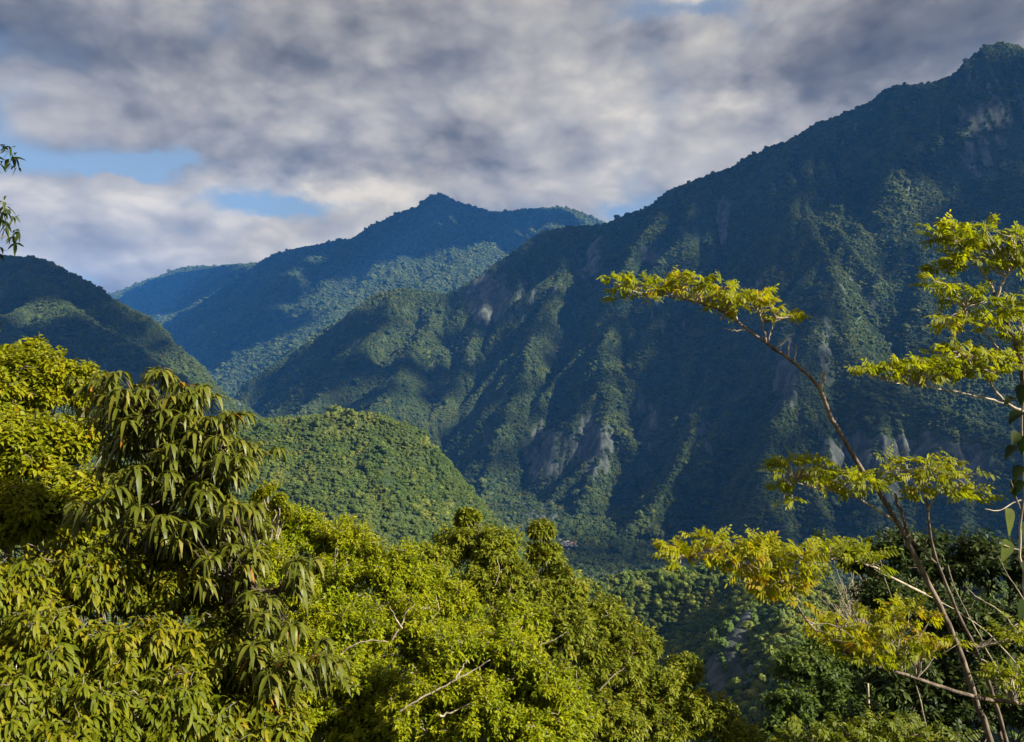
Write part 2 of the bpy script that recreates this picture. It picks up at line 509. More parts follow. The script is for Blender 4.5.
# bare rock: the steepest ground, and the landslide scars
rn = fbm(GX / 110, GY / 110, 4, 900)
rn2 = fbm(GX / 25, GY / 25, 3, 910)
GROCK = np.clip((GS - 2.25 + 0.6 * rn + 0.25 * rn2) / 0.3, 0, 1)
GROCK[(GO == 0) | (GO == 7) | (GO == 4) | (GO == 5)] *= 0.2
SCARS = [([(722, 203), (720, 222), (724, 240)], 5), ([(597, 243), (590, 262), (585, 278)], 9), ([(555, 285), (552, 296)], 4),
         ([(492, 285), (486, 300), (480, 318)], 14), ([(505, 275), (503, 300)], 6), ([(795, 335), (787, 352), (780, 390), (776, 420)], 4),
         ([(600, 425), (604, 450), (598, 470)], 4), ([(640, 395), (638, 410)], 3), ([(545, 440), (540, 470)], 7), ([(575, 440), (570, 480)], 5),
         ([(925, 430), (927, 470)], 4), ([(800, 410), (797, 450)], 4), ([(905, 440), (900, 490)], 8), ([(975, 440), (985, 490)], 6), ([(860, 440), (850, 490)], 7),
         ([(945, 455), (950, 505)], 6), ([(760, 480), (755, 500)], 3), ([(520, 500), (530, 520), (545, 540), (570, 548)], 6), ([(485, 225), (490, 240)], 4),
         ([(240, 405), (255, 408), (262, 412)], 4), ([(745, 615), (737, 632), (728, 650), (735, 672), (745, 690)], 17),
         ([(712, 660), (716, 680), (722, 700)], 20), ([(770, 598), (756, 612), (738, 640)], 15), ([(752, 668), (745, 690)], 14), ([(460, 340), (450, 365)], 3), ([(470, 300), (440, 350), (425, 380)], 2)]
for pts, wpx in SCARS:
    idx = []
    for (x0, y0), (x1, y1) in zip(pts[:-1], pts[1:]):
        for t in np.linspace(0, 1, 8):
            idx.append(hit(x0 + (x1 - x0) * t, y0 + (y1 - y0) * t))
    for i, j in idx:
        rad = max(0.62 * wpx / FPX * RR[i, j], 2.0)
        i0, i1 = max(i - 40, 0), min(i + 41, nR); j0, j1 = max(j - 30, 0), min(j + 31, nA)
        sl_ = (slice(i0, i1), slice(j0, j1))
        dd = np.sqrt((GX[sl_] - GX[i, j]) ** 2 + (GY[sl_] - GY[i, j]) ** 2 + (GH[sl_] - GH[i, j]) ** 2)
        dd = dd * (1 + 1.3 * rn2[sl_])
        GROCK[sl_] = np.maximum(GROCK[sl_], np.clip(1.25 - dd / rad, 0, 0.8 + 0.2 * rn[sl_]))

# broken cliff faces: (px, py, rx, ry, how bare)
CLIFFS = [(900, 468, 120, 42, 0.62), (486, 300, 26, 32, 0.75), (592, 448, 26, 42, 0.6), (545, 452, 26, 44, 0.55), (592, 262, 9, 20, 0.7), (787, 375, 14, 46, 0.6), (645, 425, 16, 40, 0.4),
          (985, 130, 40, 70, 0.4), (722, 222, 7, 24, 0.8), (545, 520, 26, 22, 0.6), (830, 350, 16, 50, 0.4), (700, 440, 22, 40, 0.3), (860, 300, 50, 40, 0.2), (520, 300, 30, 40, 0.3), (670, 330, 40, 60, 0.22), (470, 345, 16, 40, 0.35)]
streak = fbm(GX / 16 + 0.8 * fbm(GX / 40, GY / 40, 2, 31), GY / 85, 4, 931)
TI = np.degrees(AA)
PXG = 512 + FPX * np.tan(np.clip(AA, -1.3, 1.3)); PYG = 371 - FPX * GH / np.maximum(GY, 1)
for cx_, cy_, rx_, ry_, bare in CLIFFS:
    i, j = hit(cx_, cy_)
    zz = np.exp(-(((PXG - cx_) / rx_) ** 2 + ((PYG - cy_) / ry_) ** 2) ** 2) * (np.abs(RR - RR[i, j]) < 420) * (GO != 4) * (GO != 5)
    v = zz * bare * 1.05 + 0.55 * streak * zz + 0.22 * rn2 * zz + 0.28 * np.clip(GS - 0.9, -0.6, 0.8) * zz
    GROCK = np.maximum(GROCK, np.clip((v - 0.42) / 0.25, 0, 1))

# crags: bare rock is rough ground
crag = fbm(GX / 13 + 0.4 * rn2, GY / 22, 4, 951, ridged=True)
GH = GH + np.clip(GROCK, 0, 1) * crag * np.clip(RR / 260, 1.2, 6.0) * (RR > 100) * (RR < 4000)


def mat_new(name):
    m = bpy.data.materials.new(name)
    m.use_nodes = True
    t = NT(m.node_tree)
    t.n.clear()
    return m, t


def finish(t, col, rough=0.9, bump=None, bs=0.4, bd=1.0, spec=0.2, transl=None, tcol=None):
    p = t.new('ShaderNodeBsdfPrincipled')
    t.put(p.inputs['Base Color'], col)
    t.put(p.inputs['Roughness'], rough)
    p.inputs['Specular IOR Level'].default_value = spec
    if bump is not None:
        b = t.new('ShaderNodeBump')
        b.inputs['Strength'].default_value = bs
        b.inputs['Distance'].default_value = bd
        t.l.new(bump, b.inputs['Height'])
        t.l.new(b.outputs[0], p.inputs['Normal'])
    sh_ = p.outputs[0]
    if transl:
        tr = t.new('ShaderNodeBsdfTranslucent')
        t.put(tr.inputs[0], tcol if tcol is not None else col)
        mx = t.new('ShaderNodeMixShader')
        t.put(mx.inputs[0], transl)
        t.l.new(sh_, mx.inputs[1])
        t.l.new(tr.outputs[0], mx.inputs[2])
        sh_ = mx.outputs[0]
    o = t.new('ShaderNodeOutputMaterial')
    t.l.new(sh_, o.inputs[0])


def mat_terrain():
    m, t = mat_new('terrain')
    tcn = t.new('ShaderNodeTexCoord')
    v = tcn.outputs['Object']
    geo = t.new('ShaderNodeNewGeometry')
    at_ = t.new('ShaderNodeAttribute', attribute_name='rock')
    n1 = t.noise(v, 0.012, 6, 0.6)
    n2 = t.noise(v, 0.12, 5, 0.65)
    green = t.mix(t.ramp(n1, 0.35, 0.65), rgb(0.018, 0.032, 0.013), rgb(0.042, 0.062, 0.024))
    green = t.mix(t.ramp(n2, 0.35, 0.7), green, rgb(0.030, 0.046, 0.016))
    # rock streaked down the fall line
    mp = t.new('ShaderNodeMapping')
    t.l.new(v, mp.inputs[0])
    mp.inputs['Scale'].default_value = (1, 1, 0.22)
    r1 = t.noise(mp.outputs[0], 0.06, 7, 0.65)
    r2 = t.noise(v, 0.25, 6, 0.65)
    rock = t.mix(t.ramp(r1, 0.35, 0.68), rgb(0.022, 0.028, 0.026), rgb(0.086, 0.097, 0.092))
    rock = t.mix(t.ramp(r2, 0.55, 0.75), rock, rgb(0.06, 0.07, 0.04))
    edge = t.math('ADD', at_.outputs['Fac'], t.math('MULTIPLY', t.math('SUBTRACT', n2, 0.5), 0.9))
    col = t.mix(t.ramp(edge, 0.35, 0.65), green, rock)
    finish(t, col, 0.95, r2, 0.6, 3.0, 0.15)
    return m


M_TERR = mat_terrain()
quad = np.arange((nR - 1) * (nA - 1)).reshape(nR - 1, nA - 1)
ii, jj = np.meshgrid(np.arange(nR - 1), np.arange(nA - 1), indexing='ij')
q = np.stack([ii * nA + jj, ii * nA + jj + 1, (ii + 1) * nA + jj + 1, (ii + 1) * nA + jj], axis=-1).reshape(-1, 4)
qo = GO[:-1, :-1].reshape(-1)
allv = np.stack([GX, GY, GH], axis=-1).reshape(-1, 3)
LABELS = {'distant_mountain': ('hazy blue mountain range far up the valley with a small knob on its summit', 'mountain'),
          'left_ridge': ('dark wooded ridge at the far left sloping down to the right', 'ridge'),
          'mountain_spur': ('wooded spur running down left from the great mountain into the gorge', 'spur'),
          'mountain': ('great dark forested mountain on the right with pale landslide scars', 'mountain'),
          'hill': ('rounded green forested hill in the middle of the valley', 'hill'),
          'bench': ('low wooded bench with a grey rock cliff on the valley side', 'terrace'),
          'valley': ('floor of the deep gorge between the mountains', 'valley floor'),
          'ground': ('steep hillside falling away below the foreground trees', 'ground')}
for gi, gname in enumerate(GROUP_NAMES):
    f = q[qo == gi]
    if not len(f): continue
    used, inv = np.unique(f.ravel(), return_inverse=True)
    o = mesh_obj(gname, allv[used], inv.reshape(-1, 4), M_TERR, attrs={'rock': GROCK.reshape(-1)[used]})
    tag(o, LABELS[gname][0], LABELS[gname][1], kind='structure')

# ------------------------------------------------------------------ haze: the air of the valley
bx0, bx1, by0, by1, bz0, bz1 = -9000, 9000, -300, 10900, -420, 1380
hv = [(x, y, z) for z in (bz0, bz1) for y in (by0, by1) for x in (bx0, bx1)]
hf = [(0, 2, 3, 1), (4, 5, 7, 6), (0, 1, 5, 4), (2, 6, 7, 3), (0, 4, 6, 2), (1, 3, 7, 5)]
mh, th = mat_new('haze')
pv_ = th.new('ShaderNodeVolumePrincipled')
pv_.inputs['Color'].default_value = rgb(0.06, 0.31, 1.0)
pv_.inputs['Density'].default_value = 0.000035
pv_.inputs['Anisotropy'].default_value = 0.0
oh = th.new('ShaderNodeOutputMaterial')
th.l.new(pv_.outputs[0], oh.inputs['Volume'])
hz = mesh_obj('haze', hv, np.array(hf), mh, smooth=False)
tag(hz, 'blue haze filling the valley air between the mountains', 'haze', kind='stuff')

# ------------------------------------------------------------------ clouds added out of view to shade chosen slopes
def mat_shade_cloud():
    m, t = mat_new('shade_cloud')
    tcn = t.new('ShaderNodeTexCoord')
    n = t.noise(tcn.outputs['Object'], 0.004, 6, 0.6)
    finish(t, t.mix(n, rgb(0.82, 0.82, 0.82), rgb(0.9, 0.9, 0.9)), 1.0, n, 0.6, 60.0, 0.0)
    return m


M_SHADE_CLOUD = mat_shade_cloud()


def shade_cloud(shaded, seed, label):
    """Unseen puffs, added where the sun throws their shadow on the given ground: (px, py, radius in px)."""
    import bmesh
    r = np.random.default_rng(seed)
    bm = bmesh.new(); bmesh.ops.create_icosphere(bm, subdivisions=3, radius=1)
    iv = np.array([v.co[:] for v in bm.verts]); it = np.array([[v.index for v in f.verts] for f in bm.faces]); bm.free()
    V = []; T = []
    sv = np.array(SUN[:])
    for k, (x, y, rp) in enumerate(shaded):
        i, j = hit(x, y)
        g = np.array([GX[i, j], GY[i, j], GH[i, j]])
        c = g + sv * ((r.uniform(4300, 4700) - g[2]) / sv[2])
        rad = rp / FPX * RR[i, j]
        q_ = iv * rad
        f = 1 + 0.25 * fbm(iv[:, 0] * 1.3 + 3 * k, (iv[:, 1] + iv[:, 2] * 0.7) * 1.3, 4, seed + k)
        V.append(q_ * f[:, None] * np.array([1.1, 1.1, 0.85]) + c); T.append(it + k * len(iv))
    o = mesh_obj('shade_cloud', np.vstack(V), np.vstack(T), M_SHADE_CLOUD)
    tag(o, label, 'shade_cloud', kind='structure')
    return o


def row(pts, r):
    return [(x, y, r) for x, y in pts]


def broken(x0, y0, x1, y1, step, r, keep, seed):
    """Loose added puffs that shade a stretch of slope, leaving out the sunlit patches (px, py, rx, ry)."""
    rr_ = np.random.default_rng(seed)
    out = []
    for y in np.arange(y0, y1, step):
        for x in np.arange(x0, x1, step):
            a, b = x + rr_.uniform(-0.5, 0.5) * step, y + rr_.uniform(-0.5, 0.5) * step
            if any(((a - c[0]) / c[2]) ** 2 + ((b - c[1]) / c[3]) ** 2 < 1 for c in keep): continue
            i, j = hit(a, b)
            if GO[i, j] in (3, 6): out.append((a, b, r * rr_.uniform(0.8, 1.25)))
    return out


LIT = [(835, 205, 45, 24), (890, 235, 40, 20), (845, 275, 40, 30), (880, 320, 50, 40), (603, 365, 22, 40), (605, 430, 10, 40), (960, 420, 50, 18), (680, 480, 25, 30), (640, 520, 20, 20)]
shade_cloud(row([(520, 268), (560, 252), (600, 248), (640, 232), (680, 205), (720, 192), (755, 172), (790, 162), (820, 150), (850, 138), (900, 120), (950, 110), (1000, 90), (1015, 150), (950, 165), (1010, 210), (970, 215), (905, 165), (870, 155)], 26)
      + row([(1090, 120), (1090, 200), (1150, 200)], 45) + row([(600, 556), (640, 555), (680, 556), (575, 548), (545, 545), (620, 545)], 15) + [t_ for t_ in row([(560, 562), (585, 564), (610, 566), (640, 566), (665, 565), (690, 563), (715, 560), (740, 562), (765, 560), (790, 556), (570, 555), (655, 548), (690, 548), (725, 545), (760, 545), (800, 540)], 17) if GO[hit(t_[0], t_[1])] in (3, 6)]
      + row([(330, 385), (290, 395), (370, 370), (410, 365), (300, 365), (345, 345), (330, 370), (370, 395), (430, 400), (270, 400), (450, 345), (440, 375)], 18)
      + broken(455, 225, 1050, 560, 34, 11.0, LIT, 5), 1, 'unseen broken clouds added to shade the great mountain')
shade_cloud(row([(130, 300), (160, 290), (190, 283), (220, 280), (250, 275), (280, 262), (310, 256), (345, 250), (375, 238), (400, 228), (425, 215), (445, 208), (470, 218), (500, 222), (530, 220), (560, 218), (590, 226),
           (420, 240), (450, 235), (480, 240), (520, 238), (400, 250), (370, 262), (340, 268), (240, 300), (215, 310), (190, 315), (180, 335), (205, 340), (225, 335), (240, 350), (260, 300), (250, 325), (150, 297), (175, 285), (200, 281), (225, 280), (250, 286), (180, 300), (210, 300), (140, 300)], 27), 2, 'unseen broad clouds added to shade the far range')
shade_cloud(row([(10, 275), (50, 280), (20, 300), (-30, 280), (30, 370), (70, 365), (105, 372), (140, 385), (170, 395), (205, 405), (20, 340), (-20, 330), (-20, 380), (85, 295), (50, 340), (95, 345), (40, 385), (-60, 330), (170, 410)], 28) + row([(105, 318), (130, 332), (155, 348), (120, 345)], 15), 3, 'unseen clouds added to shade the ridge at the far left')
shade_cloud(row([(620, 620), (645, 616), (668, 615), (690, 617), (640, 645), (668, 645), (600, 640), (620, 665), (655, 668), (680, 668), (600, 618), (630, 632), (655, 630), (682, 640)], 14), 4, 'unseen small clouds added to shade the front of the wooded terrace')


# ------------------------------------------------------------------ forest on the slopes: crowns nobody could count
rng = np.random.default_rng(11)


def mat_forest(name, gain):
    m, t = mat_new(name)
    oi = t.new('ShaderNodeObjectInfo')
    tcn = t.new('ShaderNodeTexCoord')
    geo = t.new('ShaderNodeNewGeometry')
    n = t.noise(tcn.outputs['Object'], 3.0, 3, 0.6)
    big = t.noise(geo.outputs['Position'], 0.006, 3, 0.6)
    cr = t.new('ShaderNodeValToRGB')
    t.l.new(oi.outputs['Random'], cr.inputs[0])
    e = cr.color_ramp.elements
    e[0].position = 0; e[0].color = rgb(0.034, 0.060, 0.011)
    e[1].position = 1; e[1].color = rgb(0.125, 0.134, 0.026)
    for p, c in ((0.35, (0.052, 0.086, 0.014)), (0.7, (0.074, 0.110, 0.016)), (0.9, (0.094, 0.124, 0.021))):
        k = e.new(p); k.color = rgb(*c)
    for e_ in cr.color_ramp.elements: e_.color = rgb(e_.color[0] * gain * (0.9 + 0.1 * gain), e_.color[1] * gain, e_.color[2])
    col = t.mix(t.ramp(n, 0.35, 0.7), cr.outputs[0], rgb(0.030, 0.048, 0.016))
    col = t.mix(t.math('MULTIPLY', t.ramp(big, 0.4, 0.65), 0.5), col, rgb(0.088, 0.106, 0.022))
    stand = t.noise(geo.outputs['Position'], 0.035, 4, 0.6)      # stands of different trees
    col = t.mix(t.math('MULTIPLY', t.ramp(stand, 0.50, 0.62), 0.65), col, rgb(0.030 * gain, 0.055 * gain, 0.016))
    col = t.mix(t.math('MULTIPLY', t.ramp(stand, 0.46, 0.36), 0.5), col, rgb(0.125 * gain, 0.130 * gain, 0.026))
    finish(t, col, 0.8, None, spec=0.2, transl=0.18)
    return m


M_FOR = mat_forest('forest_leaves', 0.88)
M_FOR_SUNLIT = mat_forest('sunlit_forest_leaves', 1.25)  # same forest coloured lighter, standing in for sunlight on the hill


def crown_proto(seed):
    r = np.random.default_rng(seed)
    V = []; Q = []; T = []
    # lumpy core, several lobes
    nl = r.integers(4, 7)
    lobes = []
    for k in range(nl):
        a = r.uniform(0, 2 * math.pi); d = r.uniform(0.1, 0.55)
        lobes.append((np.array([d * math.cos(a), d * math.sin(a), r.uniform(0.45, 0.95)]), r.uniform(0.36, 0.58)))
    lobes.append((np.array([0, 0, 0.25]), 0.6))
    ico = []
    import bmesh
    bm = bmesh.new(); bmesh.ops.create_icosphere(bm, subdivisions=2, radius=1)
    iv = np.array([v.co[:] for v in bm.verts]); it = np.array([[v.index for v in f.verts] for f in bm.faces]); bm.free()
    base = 0
    for c, rad in lobes:
        jit = 1 + r.normal(0, 0.10, len(iv))
        V.append(iv * jit[:, None] * rad * 0.9 * np.array([1, 1, 0.85]) + c)
        T.append(it + base); base += len(iv)
    # leaf clumps standing off the lobes
    for c, rad in lobes:
        n = 46
        d = r.normal(size=(n, 3)); d[:, 2] = np.abs(d[:, 2]) * 1.0 - 0.25
        d /= np.linalg.norm(d, axis=1)[:, None]
        p = c + d * rad * r.uniform(0.88, 1.15, (n, 1)) * np.array([1, 1, 0.85])
        nrm = d + r.normal(0, 0.55, (n, 3)); nrm /= np.linalg.norm(nrm, axis=1)[:, None]
        u = np.cross(nrm, r.normal(size=(n, 3))); u /= np.linalg.norm(u, axis=1)[:, None]
        w = np.cross(nrm, u)
        s = r.uniform(0.09, 0.17, (n, 1))
        V.append(np.stack([p - u * s, p - w * s * 0.6, p + u * s * 1.2, p + w * s * 0.6], axis=1).reshape(-1, 3))
        Q.append(np.arange(n * 4).reshape(-1, 4) + base); base += n * 4
    return np.vstack(V), np.vstack(T), np.vstack(Q)


def crown_forms(mat):
    c = bpy.data.collections.new('crown_forms')
    for k in range(6):
        v, t_, q_ = crown_proto(500 + k)
        o = mesh_obj('forest_crown', v, [t_, q_], mat, smooth=False)
        COL.objects.unlink(o)
        c.objects.link(o)
    return c


def scatter_group(proto_col):
    g = bpy.data.node_groups.new('forest_scatter', 'GeometryNodeTree')
    g.interface.new_socket('Geometry', in_out='INPUT', socket_type='NodeSocketGeometry')
    g.interface.new_socket('Geometry', in_out='OUTPUT', socket_type='NodeSocketGeometry')
    t = NT(g)
    gi = t.new('NodeGroupInput'); go = t.new('NodeGroupOutput')
    ci = t.new('GeometryNodeCollectionInfo', transform_space='ORIGINAL')
    ci.inputs['Collection'].default_value = proto_col
    ci.inputs['Separate Children'].default_value = True
    ci.inputs['Reset Children'].default_value = True
    m2p = t.new('GeometryNodeMeshToPoints')
    iop = t.new('GeometryNodeInstanceOnPoints')
    t.l.new(gi.outputs[0], m2p.inputs[0])
    t.l.new(m2p.outputs[0], iop.inputs['Points'])
    t.l.new(ci.outputs[0], iop.inputs['Instance'])
    iop.inputs['Pick Instance'].default_value = True

    def named(n, typ):
        a = t.new('GeometryNodeInputNamedAttribute', data_type=typ)
        a.inputs[0].default_value = n
        return a.outputs[0]
    t.l.new(named('form', 'INT'), iop.inputs['Instance Index'])
    t.l.new(named('turn', 'FLOAT_VECTOR'), iop.inputs['Rotation'])
    t.l.new(named('size', 'FLOAT_VECTOR'), iop.inputs['Scale'])
    t.l.new(iop.outputs[0], go.inputs[0])
    return g


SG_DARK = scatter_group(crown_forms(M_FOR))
SG_SUNLIT = scatter_group(crown_forms(M_FOR_SUNLIT))
SG_BENCH = scatter_group(crown_forms(mat_forest('sunlit_terrace_leaves', 1.65)))  # terrace copy coloured lighter still, so that its forest looks sunlit


def forest(name, pts, size, label):
    me = bpy.data.meshes.new(name)
    n = len(pts)
    me.vertices.add(n)
    me.vertices.foreach_set('co', np.asarray(pts, dtype=np.float32).ravel())
    a = me.attributes.new('form', 'INT', 'POINT'); a.data.foreach_set('value', rng.integers(0, 6, n).astype(np.int32))
    tv = np.stack([rng.normal(0, 0.12, n), rng.normal(0, 0.12, n), rng.uniform(0, 6.28, n)], axis=1).astype(np.float32)
    a = me.attributes.new('turn', 'FLOAT_VECTOR', 'POINT'); a.data.foreach_set('vector', tv.ravel())
    sv = (size[:, None] * np.stack([rng.uniform(0.85, 1.2, n), rng.uniform(0.85, 1.2, n), rng.uniform(0.55, 1.35, n)], axis=1)).astype(np.float32)
    a = me.attributes.new('size', 'FLOAT_VECTOR', 'POINT'); a.data.foreach_set('vector', sv.ravel())
    o = bpy.data.objects.new(name, me)
    COL.objects.link(o)
    md = o.modifiers.new('forest_scatter', 'NODES')
    md.node_group = {'hill_forest': SG_SUNLIT, 'bench_forest': SG_BENCH}.get(name, SG_DARK)
    tag(o, label, 'forest', kind='stuff')
    print(name, n)
    return o


infr = (np.abs(np.degrees(AA)) < 35.5)
spacing = np.where(RR < 1000, 2.9, np.where(RR < 3500, 4.2, 9.5)) * (0.9 + 0.35 * fbm(GX / 300, GY / 300, 2, 61))
dR = np.gradient(RR, axis=0); dA = RR * np.gradient(AA, axis=1)
expct = dR * dA * np.sqrt(1 + np.minimum(GS, 1.6) ** 2) / spacing ** 2 * 1.15
cut = np.clip(1 - GROCK * 1.6 - 0.5 * rn2 * (GROCK > 0.1), 0, 1)
expct = expct * infr * GV * cut * (RR > 95) * (RR < 10000)
cnt = rng.poisson(np.minimum(expct, 6))
cnt[-1, :] = 0; cnt[:, -1] = 0
gi_, gj_ = np.nonzero(cnt)
rep = cnt[gi_, gj_]
gi_ = np.repeat(gi_, rep); gj_ = np.repeat(gj_, rep)
fu = rng.uniform(0, 1, len(gi_)); fv = rng.uniform(0, 1, len(gi_))


def bil(A):
    return (A[gi_, gj_] * (1 - fu) * (1 - fv) + A[gi_ + 1, gj_] * fu * (1 - fv) + A[gi_, gj_ + 1] * (1 - fu) * fv + A[gi_ + 1, gj_ + 1] * fu * fv)


px_, py_, pz_ = bil(GX), bil(GY), bil(GH)
stand_ = fbm(GX / 34, GY / 34, 3, 71)
psz = spacing[gi_, gj_] * 0.68 * rng.lognormal(0, 0.40, len(gi_)) * np.clip(1.0 + 0.75 * stand_[gi_, gj_], 0.55, 1.7)
psz = np.where(rng.uniform(0, 1, len(gi_)) < 0.012, psz * 1.9, psz)      # emergent trees
pts_all = np.stack([px_, py_, pz_ - psz * 0.25], axis=1)
own_ = GO[gi_, gj_]
FL = {0: ('distant_forest', 'hazy forest covering the far blue mountain range'), 1: ('ridge_forest', 'dark forest covering the ridge at the far left'),
      2: ('spur_forest', 'forest covering the spur left of the great mountain'), 3: ('mountain_forest', 'dark forest covering the great mountain on the right'),
      4: ('hill_forest', 'sunlit green forest covering the rounded hill in the valley'), 5: ('bench_forest', 'forest on the low bench above the grey cliff'),
      6: ('valley_forest', 'forest along the floor of the gorge'), 7: ('slope_forest', 'forest on the hillside below the foreground trees')}
for k, (nm, lb) in FL.items():
    m = own_ == k
    if m.sum(): forest(nm, pts_all[m], psz[m], lb)

NPTS = len(psz)


# ------------------------------------------------------------------ foreground trees: tools
UP = np.array([0, 0, 1.0])


def unit(v):
    return v / np.maximum(np.linalg.norm(v, axis=-1, keepdims=True), 1e-9)


class Mesh:
    """Collects tubes and leaves, then links them as ONE object."""

    def __init__(self):
        self.V = []; self.T = []; self.Q = []; self.A = []; self.n = 0

    def add(self, v, tris=None, quads=None, tint=None):
        self.V.append(v)
        if tris is not None and len(tris): self.T.append(tris + self.n)
        if quads is not None and len(quads): self.Q.append(quads + self.n)
        self.A.append(np.zeros(len(v)) if tint is None else tint)
        self.n += len(v)

    def tube(self, pts, rad, sides=6):
        pts = np.asarray(pts, float); rad = np.asarray(rad, float)
        k = len(pts)
        tg = unit(np.gradient(pts, axis=0))
        ref = np.array([0.31, 0.77, 0.55])
        u = unit(np.cross(tg, ref)); w = np.cross(tg, u)
        a = np.arange(sides) * 2 * math.pi / sides
        ring = pts[:, None] + rad[:, None, None] * (np.cos(a)[None, :, None] * u[:, None] + np.sin(a)[None, :, None] * w[:, None])
        v = np.vstack([ring.reshape(-1, 3), pts[-1:] + tg[-1:] * rad[-1]])
        i = np.arange(k - 1)[:, None] * sides; j = np.arange(sides)[None]; j2 = (j + 1) % sides
        qd = np.stack([i + j, i + j2, i + sides + j2, i + sides + j], -1).reshape(-1, 4)
        e = (k - 1) * sides
        tr = np.array([[e + s, e + (s + 1) % sides, k * sides] for s in range(sides)])
        self.add(v, tr, qd)

    def leaves(self, P, D, N, L, wd, droop=0.2, fold=0.25, m=2, tint=None, prof=None):
        """n leaves: base P, direction D, upper side N, length L, width wd (share of the length)."""
        n = len(P)
        if n == 0: return
        D = unit(D)
        S = unit(np.cross(D, N)); N = np.cross(S, D)
        L = np.asarray(L).reshape(-1, 1) * np.ones((n, 1)); droop = np.asarray(droop).reshape(-1, 1)
        if prof is None: prof = {1: [(0.42, 1.0)], 2: [(0.28, 0.92), (0.66, 0.8)], 3: [(0.2, 0.75), (0.45, 1.0), (0.75, 0.66)],
                                 4: [(0.15, 0.62), (0.36, 1.0), (0.6, 0.92), (0.82, 0.5)]}[m]
        down = np.array([0, 0, -1.0])
        vs = [P]

        def mid(t): return P + D * L * (t - 0.25 * droop * t ** 2) + down * L * droop * t ** 2
        for t, w in prof:
            c = mid(t); hw = L * wd * 0.5 * w
            vs += [c, c + S * hw + N * hw * fold, c - S * hw + N * hw * fold]
        vs.append(mid(1.0))
        k = len(vs)
        v = np.stack(vs, 1).reshape(-1, 3)
        base = (np.arange(n) * k)[:, None]
        tr = [(0, 1, 2), (0, 3, 1)]; qd = []
        for s in range(len(prof) - 1):
            o = 1 + 3 * s
            qd += [(o, o + 3, o + 4, o + 1), (o, o + 2, o + 5, o + 3)]
        o = 1 + 3 * (len(prof) - 1)
        tr += [(o, k - 1, o + 1), (o, o + 2, k - 1)]
        T = (base[:, None] + np.array(tr)[None]).reshape(-1, 3)
        Q_ = (base[:, None] + np.array(qd)[None]).reshape(-1, 4) if qd else None
        if tint is None: tint = rng.uniform(0, 1, n)
        self.add(v, T, Q_, np.repeat(tint, k))

    def build(self, name, mat, parent=None):
        f = []
        if self.Q: f.append(np.vstack(self.Q))
        if self.T: f.append(np.vstack(self.T))
        v = np.vstack(self.V)
        if parent is not None: v = v - np.array(parent.location)
        return mesh_obj(name, v, f, mat, parent, attrs={'tint': np.concatenate(self.A)})


def mat_leaf(name, stops, transl=0.35, rough=0.55, spec=0.18, patch=None):
    m, t = mat_new(name)
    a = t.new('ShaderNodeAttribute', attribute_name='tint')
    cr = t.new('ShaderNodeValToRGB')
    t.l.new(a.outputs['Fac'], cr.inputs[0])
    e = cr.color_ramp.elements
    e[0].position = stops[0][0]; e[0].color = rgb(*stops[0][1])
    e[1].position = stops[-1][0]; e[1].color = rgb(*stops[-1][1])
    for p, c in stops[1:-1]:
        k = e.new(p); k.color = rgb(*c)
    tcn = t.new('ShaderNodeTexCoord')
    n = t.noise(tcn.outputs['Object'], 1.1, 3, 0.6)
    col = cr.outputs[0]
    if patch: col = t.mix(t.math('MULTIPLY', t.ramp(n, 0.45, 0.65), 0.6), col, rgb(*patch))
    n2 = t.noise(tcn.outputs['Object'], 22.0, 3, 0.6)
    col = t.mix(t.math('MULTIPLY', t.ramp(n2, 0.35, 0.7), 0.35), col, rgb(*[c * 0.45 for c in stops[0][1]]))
    hs = t.new('ShaderNodeHueSaturation')
    hs.inputs['Value'].default_value = 1.25
    t.l.new(col, hs.inputs['Color'])
    finish(t, col, rough, None, spec=spec, transl=transl, tcol=hs.outputs[0])
    return m


def mat_bark(name, c0, c1, sc=14.0):
    m, t = mat_new(name)
    tcn = t.new('ShaderNodeTexCoord')
    mp = t.new('ShaderNodeMapping'); t.l.new(tcn.outputs['Object'], mp.inputs[0]); mp.inputs['Scale'].default_value = (1, 1, 0.3)
    n = t.noise(mp.outputs[0], sc, 6, 0.65)
    n2 = t.noise(tcn.outputs['Object'], 3.5, 3, 0.6)
    col = t.mix(t.ramp(n, 0.35, 0.68), rgb(*c0), rgb(*c1))
    col = t.mix(t.math('MULTIPLY', t.ramp(n2, 0.5, 0.65), 0.5), col, rgb(*[c * 1.35 for c in c1]))
    finish(t, col, 0.9, n, 0.5, 0.01, 0.2)
    return m


B_BROWN = mat_bark('brown_bark', (0.04, 0.031, 0.026), (0.16, 0.125, 0.10), 26.0)
B_DARK = mat_bark('dark_bark', (0.022, 0.017, 0.013), (0.08, 0.062, 0.046))
B_GREY = mat_bark('grey_bark', (0.05, 0.045, 0.038), (0.19, 0.165, 0.13))
B_PALE = mat_bark('pale_bark', (0.12, 0.10, 0.08), (0.34, 0.29, 0.22))
L_YEL = mat_leaf('yellow_green_leaves', [(0, (0.075, 0.101, 0.0022)), (0.3, (0.143, 0.162, 0.0034)), (0.7, (0.218, 0.215, 0.0034)), (0.93, (0.277, 0.236, 0.0034)), (1, (0.284, 0.139, 0.0056))], 0.38, patch=(0.143, 0.162, 0.0034))
L_LIME = mat_leaf('lime_leaves', [(0, (0.087, 0.128, 0.0014)), (0.4, (0.163, 0.198, 0.0021)), (0.8, (0.246, 0.262, 0.0024)), (1, (0.333, 0.298, 0.0035))], 0.38, patch=(0.241, 0.234, 0.0021))
